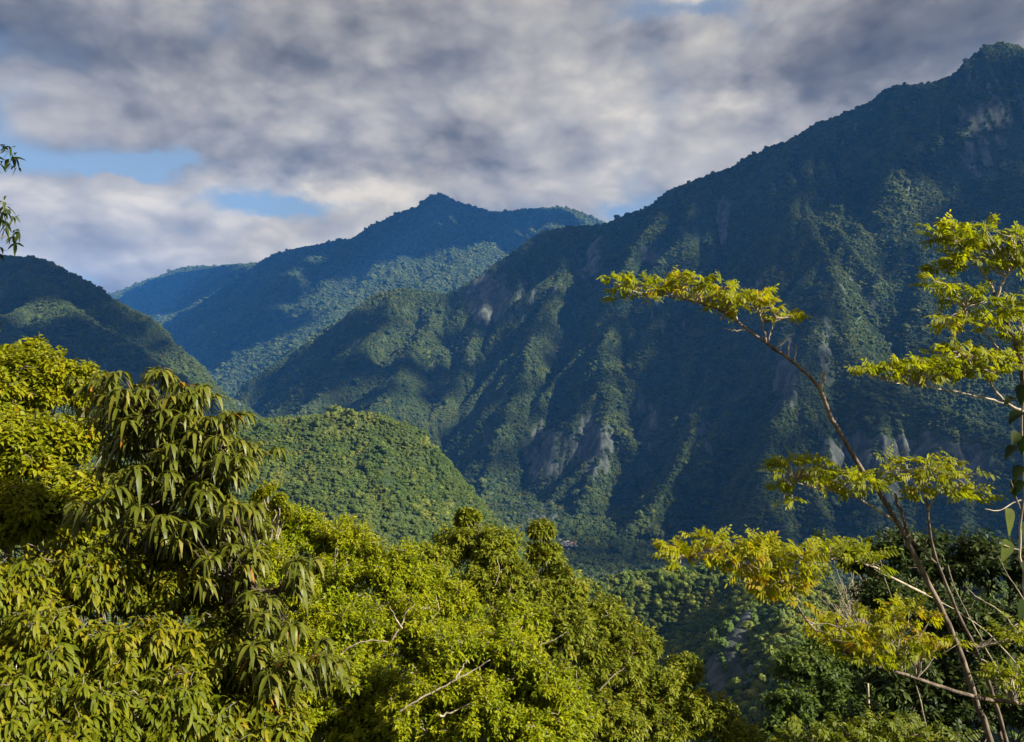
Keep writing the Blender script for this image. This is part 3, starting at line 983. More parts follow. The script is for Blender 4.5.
L_MIX = mat_leaf('green_yellow_leaves', [(0, (0.053, 0.073, 0.0032)), (0.4, (0.105, 0.124, 0.0040)), (0.75, (0.185, 0.165, 0.0040)), (0.92, (0.237, 0.170, 0.0040)), (1, (0.227, 0.099, 0.0056))], 0.34, patch=(0.097, 0.120, 0.0032))
L_OLIVE = mat_leaf('olive_leaves', [(0, (0.058, 0.077, 0.0037)), (0.5, (0.115, 0.139, 0.0056)), (0.85, (0.186, 0.183, 0.0075)), (1, (0.226, 0.156, 0.0093))], 0.28, patch=(0.150, 0.166, 0.0047))
L_LONG = mat_leaf('long_drooping_leaves', [(0, (0.049, 0.067, 0.0045)), (0.5, (0.096, 0.106, 0.0090)), (0.82, (0.158, 0.139, 0.0157)), (0.93, (0.204, 0.157, 0.0169)), (1, (0.233, 0.100, 0.0085))], 0.28, rough=0.48, spec=0.26)
L_DARK = mat_leaf('dark_leaves', [(0, (0.014, 0.027, 0.0048)), (0.6, (0.032, 0.051, 0.0072)), (1, (0.060, 0.076, 0.0080))], 0.3)
L_GOLD = mat_leaf('golden_leaves', [(0, (0.111, 0.144, 0.0029)), (0.3, (0.194, 0.216, 0.0029)), (0.7, (0.276, 0.268, 0.0029)), (0.92, (0.305, 0.247, 0.0029)), (1, (0.298, 0.151, 0.0058))], 0.58, patch=(0.201, 0.222, 0.0029))
L_MIDGREEN = mat_leaf('mid_green_leaves', [(0, (0.022, 0.042, 0.006)), (0.5, (0.050, 0.082, 0.009)), (1, (0.105, 0.130, 0.012))], 0.3)
L_GREEN = mat_leaf('round_leaves', [(0, (0.010, 0.020, 0.0028)), (0.5, (0.019, 0.036, 0.0039)), (1, (0.066, 0.083, 0.0110))], 0.3)  # low tints paint the shaded vine leaves, high tints the sunlit ones


def root(name, x, y, label, cat, group=None):
    z = float(terrain_height(np.array([[x]]), np.array([[y]]))[0][0, 0])
    o = bpy.data.objects.new(name, None)
    COL.objects.link(o)
    o.empty_display_size = 0.5
    o.location = (x, y, z - 0.05)
    tag(o, label, cat, group)
    return o


def wander(a, b, n, amp, bow=0.0):
    """A crooked line from a to b."""
    t = np.linspace(0, 1, n)[:, None]
    p = a + (b - a) * t
    L = np.linalg.norm(b - a)
    j = rng.normal(0, amp * L, (n, 3)); j[0] = j[-1] = 0
    return p + j * np.sin(t * math.pi) + UP * bow * L * np.sin(t * math.pi)


def fib(n):
    return unit(rng.normal(size=(n, 3)))


def shoots(mesh, tips, dirs, k, L, wd, spread=1.0, stem=0.25, sag=0.3, droop=0.3, m=2, upn=0.6, tint0=None, fold=0.25):
    """k leaves round each shoot: tips (n,3), the shoots' directions (n,3); stem = length of the leafy shoot."""
    n = len(tips)
    dirs = unit(dirs)
    u = unit(np.cross(dirs, rng.normal(size=(n, 3)))); w = np.cross(dirs, u)
    if tint0 is None: tint0 = rng.uniform(0, 1, n)
    for i in range(k):
        f = (i + 0.5) / k
        a = (i * 2.39996 + rng.uniform(-0.5, 0.5, n))[:, None]
        rad = np.cos(a) * u + np.sin(a) * w
        d = dirs * (0.25 + 0.55 * f) + rad * spread * (1 - 0.35 * f) + rng.normal(0, 0.16, (n, 3)) - UP * sag
        p = tips - dirs * stem * (1 - f)
        nn = UP * upn + dirs * (1 - upn) + rng.normal(0, 0.30, (n, 3))
        mesh.leaves(p, d, nn, L * rng.uniform(0.65, 1.2, n), wd * rng.uniform(0.85, 1.15), droop * rng.uniform(0.5, 1.5, n), fold, m,
                    np.clip(tint0 * 0.55 + rng.uniform(0, 0.45, n), 0, 1))


def lobe_pts(c, r, n, low=-0.35, fill=0.35):
    d = fib(n * 3)
    d = d[d[:, 2] > low][:n]
    rad = 1 - fill * rng.uniform(0, 1, (len(d), 1)) ** 1.6
    return c + d * rad * r, d


def leafy_tree(name, label, base, lobes, leaf, mat, bark, per_lobe=(14, 16), group=None, cat='tree', fork=0.45, twig_r=0.006, trunk_r=0.10, dens=1.0, sub=0.42, squash=0.85, coreL=1.5):
    """lobes: (px, py, metres ahead, radius in px). per_lobe: clumps per lobe, shoots per clump."""
    t = root(name, base[0], base[1], label, cat, group)
    B = np.array(t.location)
    cs = np.array([at(a, b, c) for a, b, c, r in lobes]); rs = np.array([r / FPX * c for a, b, c, r in lobes])
    top = cs.mean(0) - UP * rs.mean() * 0.5
    fk = B + (top - B) * fork
    tr = Mesh()
    pth = wander(B - UP * 0.25, fk, 7, 0.02)
    tr.tube(pth, np.linspace(trunk_r, trunk_r * 0.72, 7), 9)
    tr.build('trunk', bark, t)
    crown = Mesh()
    for ci, (c, r) in enumerate(zip(cs, rs)):
        lm = Mesh()
        inner = c - UP * r * 0.25
        lp = wander(fk, inner, 7, 0.035, 0.04)
        d0_ = np.linalg.norm(inner - fk)
        lm.tube(lp, np.linspace(trunk_r * 0.5, twig_r * 2.4, 7), 6)
        nsub, nsh = per_lobe
        rv = np.array([1, 1, squash]) * r
        cc, cd = lobe_pts(c, rv * (1 - sub * 0.5), nsub, -0.45, 0.3)
        for q_, dq in zip(cc, cd):
            k0 = lp[rng.integers(3, 7)]
            lm.tube(wander(k0, q_, 5, 0.06, 0.05), np.linspace(twig_r * 2.0, twig_r * 0.7, 5), 4)
            sr = r * sub * rng.uniform(0.75, 1.25)
            sp, sd = lobe_pts(q_, np.array([1, 1, 0.8]) * sr, int(nsh * dens), -0.5, 0.65)
            for e in sp[:: max(1, len(sp) // 4)]:
                lm.tube(wander(q_, e, 4, 0.07), np.linspace(twig_r * 0.8, twig_r * 0.4, 4), 3)
            dr = sd * 0.6 + dq * 0.3 + UP * 0.45 + rng.normal(0, 0.25, sd.shape)
            shoots(crown, sp, dr, tint0=np.clip(rng.normal(rng.uniform(0.25, 0.75), 0.25, len(sp)), 0, 1), **leaf)
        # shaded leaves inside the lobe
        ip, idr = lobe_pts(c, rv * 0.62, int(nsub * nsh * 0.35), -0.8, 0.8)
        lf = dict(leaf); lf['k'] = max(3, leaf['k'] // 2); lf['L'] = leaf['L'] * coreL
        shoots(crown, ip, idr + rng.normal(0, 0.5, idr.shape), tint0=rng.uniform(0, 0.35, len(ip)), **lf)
        lm.build('branch', bark, t)
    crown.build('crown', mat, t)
    return t


# ------------------------------------------------------------------ the trees of the near slope
G_NEAR = None
SMALL = dict(k=10, L=0.088, wd=0.42, spread=0.9, stem=0.16, sag=0.25, droop=0.3, m=2)
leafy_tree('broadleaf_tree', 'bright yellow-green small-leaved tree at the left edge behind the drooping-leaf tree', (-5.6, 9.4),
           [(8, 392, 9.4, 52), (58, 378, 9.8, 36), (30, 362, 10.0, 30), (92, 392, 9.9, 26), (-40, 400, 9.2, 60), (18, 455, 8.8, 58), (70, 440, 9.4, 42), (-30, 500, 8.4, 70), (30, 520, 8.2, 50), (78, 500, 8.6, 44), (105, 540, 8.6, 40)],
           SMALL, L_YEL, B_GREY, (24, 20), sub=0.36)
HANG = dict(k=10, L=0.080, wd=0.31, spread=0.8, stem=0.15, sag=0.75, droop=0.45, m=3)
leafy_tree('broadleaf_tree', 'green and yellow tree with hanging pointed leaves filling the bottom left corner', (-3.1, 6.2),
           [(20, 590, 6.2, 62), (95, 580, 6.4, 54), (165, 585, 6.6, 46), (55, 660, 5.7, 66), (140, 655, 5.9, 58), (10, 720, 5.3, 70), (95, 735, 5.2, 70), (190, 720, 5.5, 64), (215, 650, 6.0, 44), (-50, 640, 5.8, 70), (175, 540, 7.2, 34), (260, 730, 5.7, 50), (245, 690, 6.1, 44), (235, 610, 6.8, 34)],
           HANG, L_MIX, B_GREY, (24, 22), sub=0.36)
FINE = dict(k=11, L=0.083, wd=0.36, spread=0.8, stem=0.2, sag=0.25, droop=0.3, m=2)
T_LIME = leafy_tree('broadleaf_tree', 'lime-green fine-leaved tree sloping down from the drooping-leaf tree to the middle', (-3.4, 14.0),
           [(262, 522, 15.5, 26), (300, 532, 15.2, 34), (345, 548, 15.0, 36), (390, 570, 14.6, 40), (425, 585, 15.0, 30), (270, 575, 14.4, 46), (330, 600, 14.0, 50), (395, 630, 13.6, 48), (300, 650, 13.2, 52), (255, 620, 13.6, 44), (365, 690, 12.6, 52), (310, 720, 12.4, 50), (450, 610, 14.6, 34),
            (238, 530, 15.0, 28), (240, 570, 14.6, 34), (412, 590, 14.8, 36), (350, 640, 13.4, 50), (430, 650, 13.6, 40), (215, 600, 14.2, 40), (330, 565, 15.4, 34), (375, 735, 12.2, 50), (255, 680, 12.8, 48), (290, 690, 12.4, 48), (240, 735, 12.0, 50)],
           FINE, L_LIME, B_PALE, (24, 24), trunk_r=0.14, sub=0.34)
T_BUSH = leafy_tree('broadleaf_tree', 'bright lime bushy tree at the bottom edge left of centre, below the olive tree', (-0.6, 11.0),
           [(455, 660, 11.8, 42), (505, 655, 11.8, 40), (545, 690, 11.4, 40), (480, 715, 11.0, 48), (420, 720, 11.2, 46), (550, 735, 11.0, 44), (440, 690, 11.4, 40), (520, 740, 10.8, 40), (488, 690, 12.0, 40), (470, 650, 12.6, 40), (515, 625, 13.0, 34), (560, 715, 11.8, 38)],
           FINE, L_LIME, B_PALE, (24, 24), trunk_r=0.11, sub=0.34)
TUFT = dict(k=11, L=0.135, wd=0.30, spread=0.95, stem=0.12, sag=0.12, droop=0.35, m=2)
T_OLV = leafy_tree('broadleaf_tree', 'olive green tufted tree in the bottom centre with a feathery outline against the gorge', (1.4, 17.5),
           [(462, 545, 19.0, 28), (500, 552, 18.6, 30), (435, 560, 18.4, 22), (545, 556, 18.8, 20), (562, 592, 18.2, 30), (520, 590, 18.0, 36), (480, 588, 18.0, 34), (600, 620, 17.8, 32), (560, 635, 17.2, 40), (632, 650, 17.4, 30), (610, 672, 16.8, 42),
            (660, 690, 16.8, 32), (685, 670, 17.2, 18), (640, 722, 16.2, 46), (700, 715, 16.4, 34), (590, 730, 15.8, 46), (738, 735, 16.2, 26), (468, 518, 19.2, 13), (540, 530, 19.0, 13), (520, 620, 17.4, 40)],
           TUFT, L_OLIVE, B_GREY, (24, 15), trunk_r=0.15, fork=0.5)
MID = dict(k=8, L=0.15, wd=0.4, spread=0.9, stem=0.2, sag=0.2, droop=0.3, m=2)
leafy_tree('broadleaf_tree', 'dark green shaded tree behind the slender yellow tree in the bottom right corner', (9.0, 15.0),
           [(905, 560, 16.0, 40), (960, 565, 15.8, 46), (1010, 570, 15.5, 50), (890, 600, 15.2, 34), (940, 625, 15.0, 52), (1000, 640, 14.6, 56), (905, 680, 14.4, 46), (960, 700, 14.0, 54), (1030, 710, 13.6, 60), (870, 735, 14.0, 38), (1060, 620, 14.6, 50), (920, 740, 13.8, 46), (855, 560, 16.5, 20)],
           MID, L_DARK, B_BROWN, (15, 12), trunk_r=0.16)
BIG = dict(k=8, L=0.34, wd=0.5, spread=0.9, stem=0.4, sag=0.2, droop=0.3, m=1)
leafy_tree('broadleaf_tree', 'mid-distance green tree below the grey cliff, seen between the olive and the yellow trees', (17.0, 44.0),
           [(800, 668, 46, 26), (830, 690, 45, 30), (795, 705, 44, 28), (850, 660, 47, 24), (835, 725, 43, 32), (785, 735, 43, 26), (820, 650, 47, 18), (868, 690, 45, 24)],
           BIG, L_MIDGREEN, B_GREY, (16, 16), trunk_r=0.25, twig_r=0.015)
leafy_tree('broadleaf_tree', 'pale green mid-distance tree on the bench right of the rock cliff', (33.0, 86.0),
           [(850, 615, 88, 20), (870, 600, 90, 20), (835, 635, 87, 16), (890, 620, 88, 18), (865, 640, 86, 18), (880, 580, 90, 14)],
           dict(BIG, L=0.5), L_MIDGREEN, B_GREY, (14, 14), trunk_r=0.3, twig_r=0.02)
leafy_tree('sapling', 'thin bright sapling poking above the lime-green slope right of the drooping-leaf tree', (-4.4, 14.6),
           [(268, 488, 14.6, 9), (280, 496, 14.6, 8), (272, 508, 14.6, 8), (258, 494, 14.6, 5), (288, 510, 14.6, 6)],
           FINE, L_YEL, B_PALE, (6, 7), cat='sapling', trunk_r=0.03, fork=0.85)


# ------------------------------------------------------------------ the tree with long drooping leaves
t2 = root('drooping_leaf_tree', -2.6, 6.6, 'tree with rosettes of long drooping leaves at the left, in front of the yellow-green tree', 'tree')
TIPS = [t for i, t in enumerate([(160, 370), (107, 379), (120, 390), (134, 394), (172, 396), (192, 393), (150, 402), (212, 418), (230, 413), (120, 406), (127, 436), (155, 426), (172, 443), (184, 449), (195, 431), (137, 466), (212, 461),
        (225, 453), (238, 457), (200, 483), (185, 496), (115, 487), (162, 453), (207, 489), (230, 502), (92, 500), (142, 415), (182, 415), (166, 410), (205, 440), (218, 436), (150, 480), (170, 472), (140, 505), (165, 515),
        (190, 522), (215, 520), (232, 543), (253, 549), (278, 574), (296, 560), (235, 621), (253, 643), (278, 637), (292, 623), (313, 683), (270, 672), (221, 517), (235, 503), (210, 558), (250, 592), (225, 590),
        (262, 612), (300, 705), (240, 695), (284, 606), (322, 655), (266, 575), (244, 565), (305, 590), (290, 655), (300, 640), (265, 700), (325, 715), (118, 372), (146, 388), (180, 384), (240, 440), (128, 420), (110, 395)]) if t[1] < 560 or (t[1] < 690 and i % 2 == 0)]
B2 = np.array(t2.location)
tr = Mesh(); fk2 = at(165, 640, 6.9)
low2 = at(180, 900, 6.8); low2[2] = B2[2] - 0.3
low2[:2] = B2[:2]
pth = wander(low2, fk2, 8, 0.015)
tr.tube(pth, np.linspace(0.10, 0.07, 8), 9)
tr.build('trunk', B_BROWN, t2)
limbs = [[fk2, at(150, 560, 6.9), at(150, 480, 6.9), at(155, 410, 6.8)], [fk2, at(190, 560, 6.8), at(205, 490, 6.7), at(215, 440, 6.6)], [fk2, at(215, 620, 6.5), at(245, 590, 6.3), at(275, 590, 6.2)], [fk2, at(240, 670, 6.4), at(275, 668, 6.3), at(300, 682, 6.3)],
         [fk2, at(130, 560, 7.1), at(115, 480, 7.2), at(118, 400, 7.1)]]
anchors = []; rads = []
for lm_ in limbs:
    p = np.array(lm_)
    tt = np.linspace(0, 3, 16)
    pp = np.stack([np.interp(tt, np.arange(4), p[:, k]) for k in range(3)], 1) + rng.normal(0, 0.015, (16, 3))
    pp[0] = fk2
    mm = Mesh(); mm.tube(pp, np.linspace(0.045, 0.012, 16), 7); mm.build('branch', B_BROWN, t2)
    anchors.append(pp[4:])
anchors = np.vstack(anchors)
tips2 = []
for (x, y) in TIPS:
    Y = 6.5 - 0.004 * (y - 420) + rng.normal(0, 0.10)
    tips2.append(at(x, y + 2, Y))
    for e in range(7):                                   # more rosettes behind and beside, round the crown
        tips2.append(at(x + rng.normal(0, 13), y + abs(rng.normal(12, 12)), Y + rng.uniform(0.08, 0.8)))
tips2 = np.array(tips2)
tw = Mesh(); ros = Mesh()
for p in tips2:
    d = np.linalg.norm(anchors - (p - UP * 0.12), axis=1)
    a_ = anchors[np.argsort(d)[rng.integers(0, 2)]]
    tw.tube(wander(a_, p, 6, 0.04, -0.06), np.linspace(0.009, 0.005, 6), 5)
tw.build('twigs', B_DARK, t2)
nT = len(tips2)
for ring, (k, rise, Lr) in enumerate(((10, 0.35, 0.185), (9, 0.85, 0.16), (7, 1.5, 0.10))):
    ph = rng.uniform(0, 6.28, nT)
    for i in range(k):
        a_ = ph + i * 2 * math.pi / k + rng.normal(0, 0.22, nT)
        d = np.stack([np.cos(a_), np.sin(a_), rise + rng.normal(0, 0.22, nT)], 1)
        tint = np.clip(rng.beta(2, 2.4, nT) * 0.9 + (0.15 if ring == 2 else 0), 0, 1)
        tint = np.where(rng.uniform(0, 1, nT) < 0.012, 1.0, tint * 0.95)
        ros.leaves(tips2 + d * 0.012 - UP * 0.02 * ring + rng.normal(0, 0.006, (nT, 3)), d, UP + d * 0.05, Lr * rng.uniform(0.7, 1.2, nT), 0.19, np.clip(rng.normal(0.85, 0.25, nT), 0.25, 1.4) * (1.0 if ring < 2 else 0.6), 0.30, 4, tint)
ros.build('crown', L_LONG, t2)


# ------------------------------------------------------------------ slender trees with feathery leaves in flat layers
def pinnate(mesh, P, D, N, L, pairs, ll, lw, droop, tint):
    """Feather leaves: leaflets in pairs along a drooping midrib."""
    n = len(P)
    D = unit(D); S = unit(np.cross(D, N)); N2 = np.cross(S, D)
    for i in range(pairs + 1):
        f = 0.22 + 0.78 * i / pairs
        q_ = P + D * (L * f)[:, None] - UP * (L * droop * f * f)[:, None]
        tang = unit(D - UP * (2 * droop * f)[:, None] if not np.isscalar(f) else D - UP * (2 * droop * f).reshape(-1, 1))
        size = ll * (0.75 + 0.5 * math.sin(math.pi * min(f, 0.95))) * rng.uniform(0.8, 1.2, n)
        if i == pairs:
            mesh.leaves(q_, tang, N2, size * 1.15, lw, 0.25, 0.2, 2, np.clip(tint + rng.normal(0, 0.08, n), 0, 1))
            continue
        for sgn in (-1, 1):
            d = tang * 0.55 + S * sgn * 0.9 + rng.normal(0, 0.12, (n, 3)) - UP * 0.18
            mesh.leaves(q_, d, N2 + rng.normal(0, 0.2, (n, 3)), size, lw, rng.uniform(0.15, 0.5, n), 0.2, 2, np.clip(tint + rng.normal(0, 0.10, n), 0, 1))


def px_path(pts, Y0, Y1=None, n=None, wob=0.0):
    Y1 = Y0 if Y1 is None else Y1
    k = len(pts)
    P = np.array([at(x, y, Y0 + (Y1 - Y0) * i / max(k - 1, 1)) for i, (x, y) in enumerate(pts)])
    n = n or k * 3
    # smooth the polyline
    cum = np.concatenate([[0], np.cumsum(np.linalg.norm(np.diff(P, axis=0), axis=1))])
    s_ = np.linspace(0, cum[-1], n)
    Q_ = np.stack([np.interp(s_, cum, P[:, j]) for j in range(3)], 1)
    for _ in range(2): Q_[1:-1] = 0.25 * Q_[:-2] + 0.5 * Q_[1:-1] + 0.25 * Q_[2:]
    Q_[1:-1] += rng.normal(0, wob, (n - 2, 3))
    return Q_


def pad(tree, anchors, spec, mat, bark, leafL=0.20, pairs=5, ll=0.066, lw=0.44, per=3, tints=(0.2, 0.9), up=0.35):
    """One flat layer of foliage: spec = (px, py, rx, ry, metres ahead, tips)."""
    x, y, rx, ry, Y, n = spec
    k = Y / FPX
    d = rng.normal(size=(n * 2, 3)); d = unit(d) * rng.uniform(0, 1, (n * 2, 1)) ** 0.4
    d = d[:n]
    n = int(n * 1.1); d = unit(rng.normal(size=(n, 3))) * rng.uniform(0, 1, (n, 1)) ** 0.4
    tips = at(x, y, Y) + d * np.array([rx * k, rx * k * 0.9, ry * k * 0.85])
    mm = Mesh(); tm = Mesh()
    paths = []
    for p in tips:
        dd = np.linalg.norm(anchors - p, axis=1) + rng.uniform(0, 0.12, len(anchors))
        a_ = anchors[int(np.argmin(dd))] if n > 20 else anchors[int(np.argmin(np.linalg.norm(anchors - at(x, y, Y), axis=1)))]
        if np.linalg.norm(a_ - p) > 0.02: paths.append(wander(a_, p - UP * 0.015, 5, 0.05, 0.03))
    few = len(paths) <= 40
    for w_ in paths:
        if few: tm = Mesh()
        tm.tube(w_, np.linspace(0.0065, 0.0028, 5), 4)
        if few: tm.build('twig', bark, tree)
    if not few: tm.build('twigs', bark, tree)
    tb = rng.uniform(*tints, len(tips))
    for i in range(per):
        a_ = rng.uniform(0, 6.28, len(tips))
        D = np.stack([np.cos(a_), np.sin(a_), rng.normal(up, 0.22, len(tips))], 1) + d * 0.45
        pinnate(mm, tips, D, UP * 0.6 + np.array([0.45, -0.5, 0]) + rng.normal(0, 0.4, (len(tips), 3)), leafL * rng.uniform(0.5, 1.0, len(tips)), pairs, ll * 0.72, lw * 0.8, rng.uniform(0.0, 0.35, len(tips)), np.clip(tb + rng.normal(0, 0.1, len(tips)), 0, 1))
    f = mm.build('foliage', mat, tree)
    return f


t9 = root('slender_tree', 4.55, 6.9, 'slender leaning tree with bare red-brown stems and flat golden-green leaf layers at the right', 'tree')
Z9 = t9.location[2] + 0.0
S1 = px_path([(832, 420), (856, 461), (876, 488), (893, 515), (907, 537), (917, 561), (929, 585), (940, 606), (954, 637), (964, 661), (973, 694), (987, 729), (1000, 775), (1010, 830)][::-1], 6.9, 6.5, 40, 0.003)
S1 = np.vstack([[np.array([4.55, 6.9, Z9 - 0.2])], S1])
S1b = px_path([(832, 420), (821, 389), (805, 372), (789, 358), (767, 344), (746, 328), (724, 312), (708, 305), (689, 300), (662, 295), (638, 293), (624, 287)], 6.5, 6.2, 34, 0.003)
S1f = np.vstack([S1, S1b[1:]])
mm = Mesh(); mm.tube(S1f, np.concatenate([[0.055], np.linspace(0.030, 0.017, len(S1) - 1), np.linspace(0.016, 0.004, len(S1b) - 1)]), 9); mm.build('stem', B_BROWN, t9)
S2 = px_path([(1030, 830), (1014, 770), (1005, 735), (990, 685), (975, 646), (954, 607), (944, 576), (936, 561), (930, 536), (928, 512), (926, 498)], 7.0, 6.6, 34, 0.003)
S2 = np.vstack([[np.array([4.62, 7.0, Z9 - 0.1])], S2])
mm = Mesh(); mm.tube(S2, np.concatenate([[0.045], np.linspace(0.021, 0.009, len(S2) - 1)]), 8); mm.build('stem', B_BROWN, t9)


def limb(tree, pts, Y0, Y1, r0, r1, bark, name='branch', wob=0.003):
    p = px_path(pts, Y0, Y1, len(pts) * 4, wob)
    mm = Mesh(); mm.tube(p, np.linspace(r0, r1, len(p)), 6); mm.build(name, bark, tree)
    return p


l_stub = limb(t9, [(909, 538), (902, 515), (895, 494)], 6.62, 6.6, 0.015, 0.012, B_BROWN, 'broken_branch')
l_fork = limb(t9, [(928, 510), (934, 500), (939, 481), (955, 484), (962, 487)], 6.6, 6.6, 0.012, 0.004, B_PALE)
l_link = limb(t9, [(936, 563), (924, 551), (911, 538)], 6.65, 6.6, 0.009, 0.009, B_BROWN)
l_c = limb(t9, [(893, 520), (873, 507), (856, 497), (827, 490), (800, 484), (778, 478)], 6.58, 6.3, 0.012, 0.004, B_PALE)
l_d = limb(t9, [(939, 481), (925, 474), (905, 470), (885, 472)], 6.6, 6.4, 0.007, 0.003, B_PALE)
l_d2 = limb(t9, [(939, 481), (955, 478), (975, 490), (985, 500)], 6.6, 6.5, 0.007, 0.003, B_PALE)
l_e = limb(t9, [(925, 594), (893, 578), (873, 566), (856, 560), (820, 558), (780, 556), (740, 558)], 6.62, 6.1, 0.012, 0.004, B_PALE)
l_f = limb(t9, [(1040, 706), (1024, 704), (981, 699), (946, 689), (910, 676), (868, 664), (833, 646), (809, 625), (793, 599), (780, 580), (750, 566), (715, 560), (680, 556)], 6.6, 5.9, 0.019, 0.005, B_BROWN)
mm = Mesh(); mm.tube(np.vstack([wander(np.array([4.55, 6.9, Z9]), l_f[0], 6, 0.02)]), np.linspace(0.024, 0.019, 6), 7); mm.build('branch', B_BROWN, t9)
l_t = limb(t9, [(781, 319), (770, 322), (763, 322)], 6.3, 6.3, 0.005, 0.006, B_PALE)
l_t2 = limb(t9, [(766, 343), (764, 330), (761, 318), (757, 308)], 6.3, 6.3, 0.010, 0.005, B_PALE)
l_t3 = limb(t9, [(768, 342), (771, 330), (776, 320)], 6.3, 6.28, 0.006, 0.003, B_PALE)
for pts in ([(745, 330), (732, 331), (722, 328)], [(776, 349), (784, 342), (789, 334)], [(789, 357), (788, 347), (792, 338)], [(821, 389), (823, 380), (824, 372)], [(794, 362), (797, 350), (795, 344)]):
    limb(t9, pts, 6.35, 6.35, 0.006 if pts[0][0] != 821 else 0.013, 0.003 if pts[0][0] != 821 else 0.010, B_PALE, 'bare_twig')
for pts in ([(1020, 668), (984, 628), (951, 607), (913, 588), (874, 569)], [(1024, 640), (1000, 610), (975, 596), (965, 585)], [(1010, 700), (990, 655), (972, 622), (955, 590), (948, 565)], [(1024, 600), (1005, 570), (998, 556)],
            [(930, 742), (920, 700), (905, 640), (890, 596), (880, 560)], [(1015, 690), (985, 660), (965, 650)]):
    limb(t9, pts, 7.2, 7.1, 0.007, 0.003, B_PALE, 'bare_twig')
top_a = np.vstack([S1b[14:], l_t2, l_t3])
pad(t9, S1b[-8:], (632, 287, 24, 16, 6.25, 16), L_GOLD, B_PALE, 0.16, 5, 0.06, tints=(0.1, 0.6))
pad(t9, top_a, (690, 288, 38, 15, 6.3, 24), L_GOLD, B_PALE, 0.17, 5, 0.06)
pad(t9, top_a, (740, 300, 44, 14, 6.3, 30), L_GOLD, B_PALE, 0.17, 5, 0.06)
pad(t9, l_t2, (784, 312, 20, 7, 6.3, 8), L_GOLD, B_PALE, 0.14, 5, 0.055)
pad(t9, l_c, (800, 466, 34, 10, 6.3, 16), L_GOLD, B_PALE, 0.17, 5, 0.06, tints=(0.05, 0.5))
pad(t9, l_c, (835, 482, 44, 12, 6.4, 26), L_GOLD, B_PALE, 0.18, 5, 0.06, tints=(0.1, 0.6))
pad(t9, l_c, (785, 495, 14, 12, 6.3, 7), L_GOLD, B_PALE, 0.15, 5, 0.055, tints=(0.0, 0.4))
pad(t9, np.vstack([l_d, l_d2, l_fork]), (925, 468, 46, 12, 6.5, 26), L_GOLD, B_PALE, 0.18, 5, 0.06, tints=(0.1, 0.6))
pad(t9, np.vstack([l_d2, l_fork]), (965, 490, 24, 11, 6.5, 12), L_GOLD, B_PALE, 0.16, 5, 0.06, tints=(0.1, 0.7))
pad(t9, np.vstack([l_d, l_fork]), (918, 492, 20, 6, 6.5, 7), L_GOLD, B_PALE, 0.14, 5, 0.055, tints=(0.3, 0.9))
pad(t9, l_e, (850, 552, 46, 13, 6.3, 22), L_GOLD, B_PALE, 0.18, 5, 0.06, tints=(0.0, 0.5))
pad(t9, np.vstack([l_e[12:], l_f[-14:]]), (700, 550, 42, 14, 5.95, 30), L_GOLD, B_PALE, 0.18, 5, 0.062, tints=(0.3, 0.9))
pad(t9, np.vstack([l_e[12:], l_f[-14:]]), (765, 556, 54, 20, 6.0, 50), L_GOLD, B_PALE, 0.18, 5, 0.062, tints=(0.35, 0.95))
pad(t9, l_f[-20:], (785, 586, 34, 20, 6.0, 30), L_GOLD, B_PALE, 0.18, 5, 0.062, tints=(0.4, 0.95))
pad(t9, l_f[16:40], (850, 632, 42, 14, 6.2, 28), L_GOLD, B_PALE, 0.18, 5, 0.06, tints=(0.4, 1.0))
pad(t9, l_f[14:36], (905, 618, 40, 12, 6.3, 22), L_GOLD, B_PALE, 0.18, 5, 0.06, tints=(0.4, 1.0))
pad(t9, l_f[10:34], (880, 652, 44, 13, 6.3, 24), L_GOLD, B_PALE, 0.18, 5, 0.06, tints=(0.1, 0.7))
pad(t9, l_f[10:30], (930, 640, 26, 10, 6.4, 10), L_GOLD, B_PALE, 0.16, 5, 0.06, tints=(0.5, 1.0))
pad(t9, l_f[:16], (1012, 680, 20, 24, 6.6, 14), L_GOLD, B_PALE, 0.18, 5, 0.06, tints=(0.1, 0.7))
pad(t9, S2[-30:], (1010, 630, 22, 16, 6.9, 12), L_GOLD, B_PALE, 0.18, 5, 0.06, tints=(0.1, 0.6))

t10 = root('layered_tree', 5.05, 6.3, 'taller tree at the right edge with layered yellow-green leaves above the slender tree', 'tree')
Z10 = t10.location[2]
T0 = px_path([(1085, 760), (1070, 600), (1050, 500), (1034, 440), (1026, 405), (1022, 375), (1020, 360), (1011, 330), (999, 310), (993, 292), (990, 280)], 6.3, 6.0, 40, 0.003)
T0 = np.vstack([[np.array([5.05, 6.3, Z10 - 0.2])], T0])
mm = Mesh(); mm.tube(T0, np.concatenate([[0.08], np.linspace(0.065, 0.035, 18), np.linspace(0.034, 0.010, len(T0) - 19)]), 9); mm.build('trunk', B_BROWN, t10)
b1 = limb(t10, [(997, 300), (1001, 285), (1009, 273), (1020, 262), (1035, 250)], 6.0, 6.0, 0.010, 0.005, B_PALE)
b1b = limb(t10, [(993, 292), (985, 275), (975, 258), (960, 245), (945, 238)], 6.0, 5.9, 0.009, 0.003, B_PALE)
b2 = limb(t10, [(1015, 368), (1000, 350), (987, 334), (975, 318), (960, 300), (948, 285)], 6.05, 5.8, 0.009, 0.003, B_PALE)
b3 = limb(t10, [(1024, 412), (1008, 404), (996, 393), (985, 372), (975, 360), (960, 352)], 6.1, 5.8, 0.013, 0.004, B_PALE)
b4 = limb(t10, [(1008, 405), (985, 398), (957, 392), (930, 387), (910, 385), (890, 382)], 6.1, 5.7, 0.009, 0.003, B_PALE)
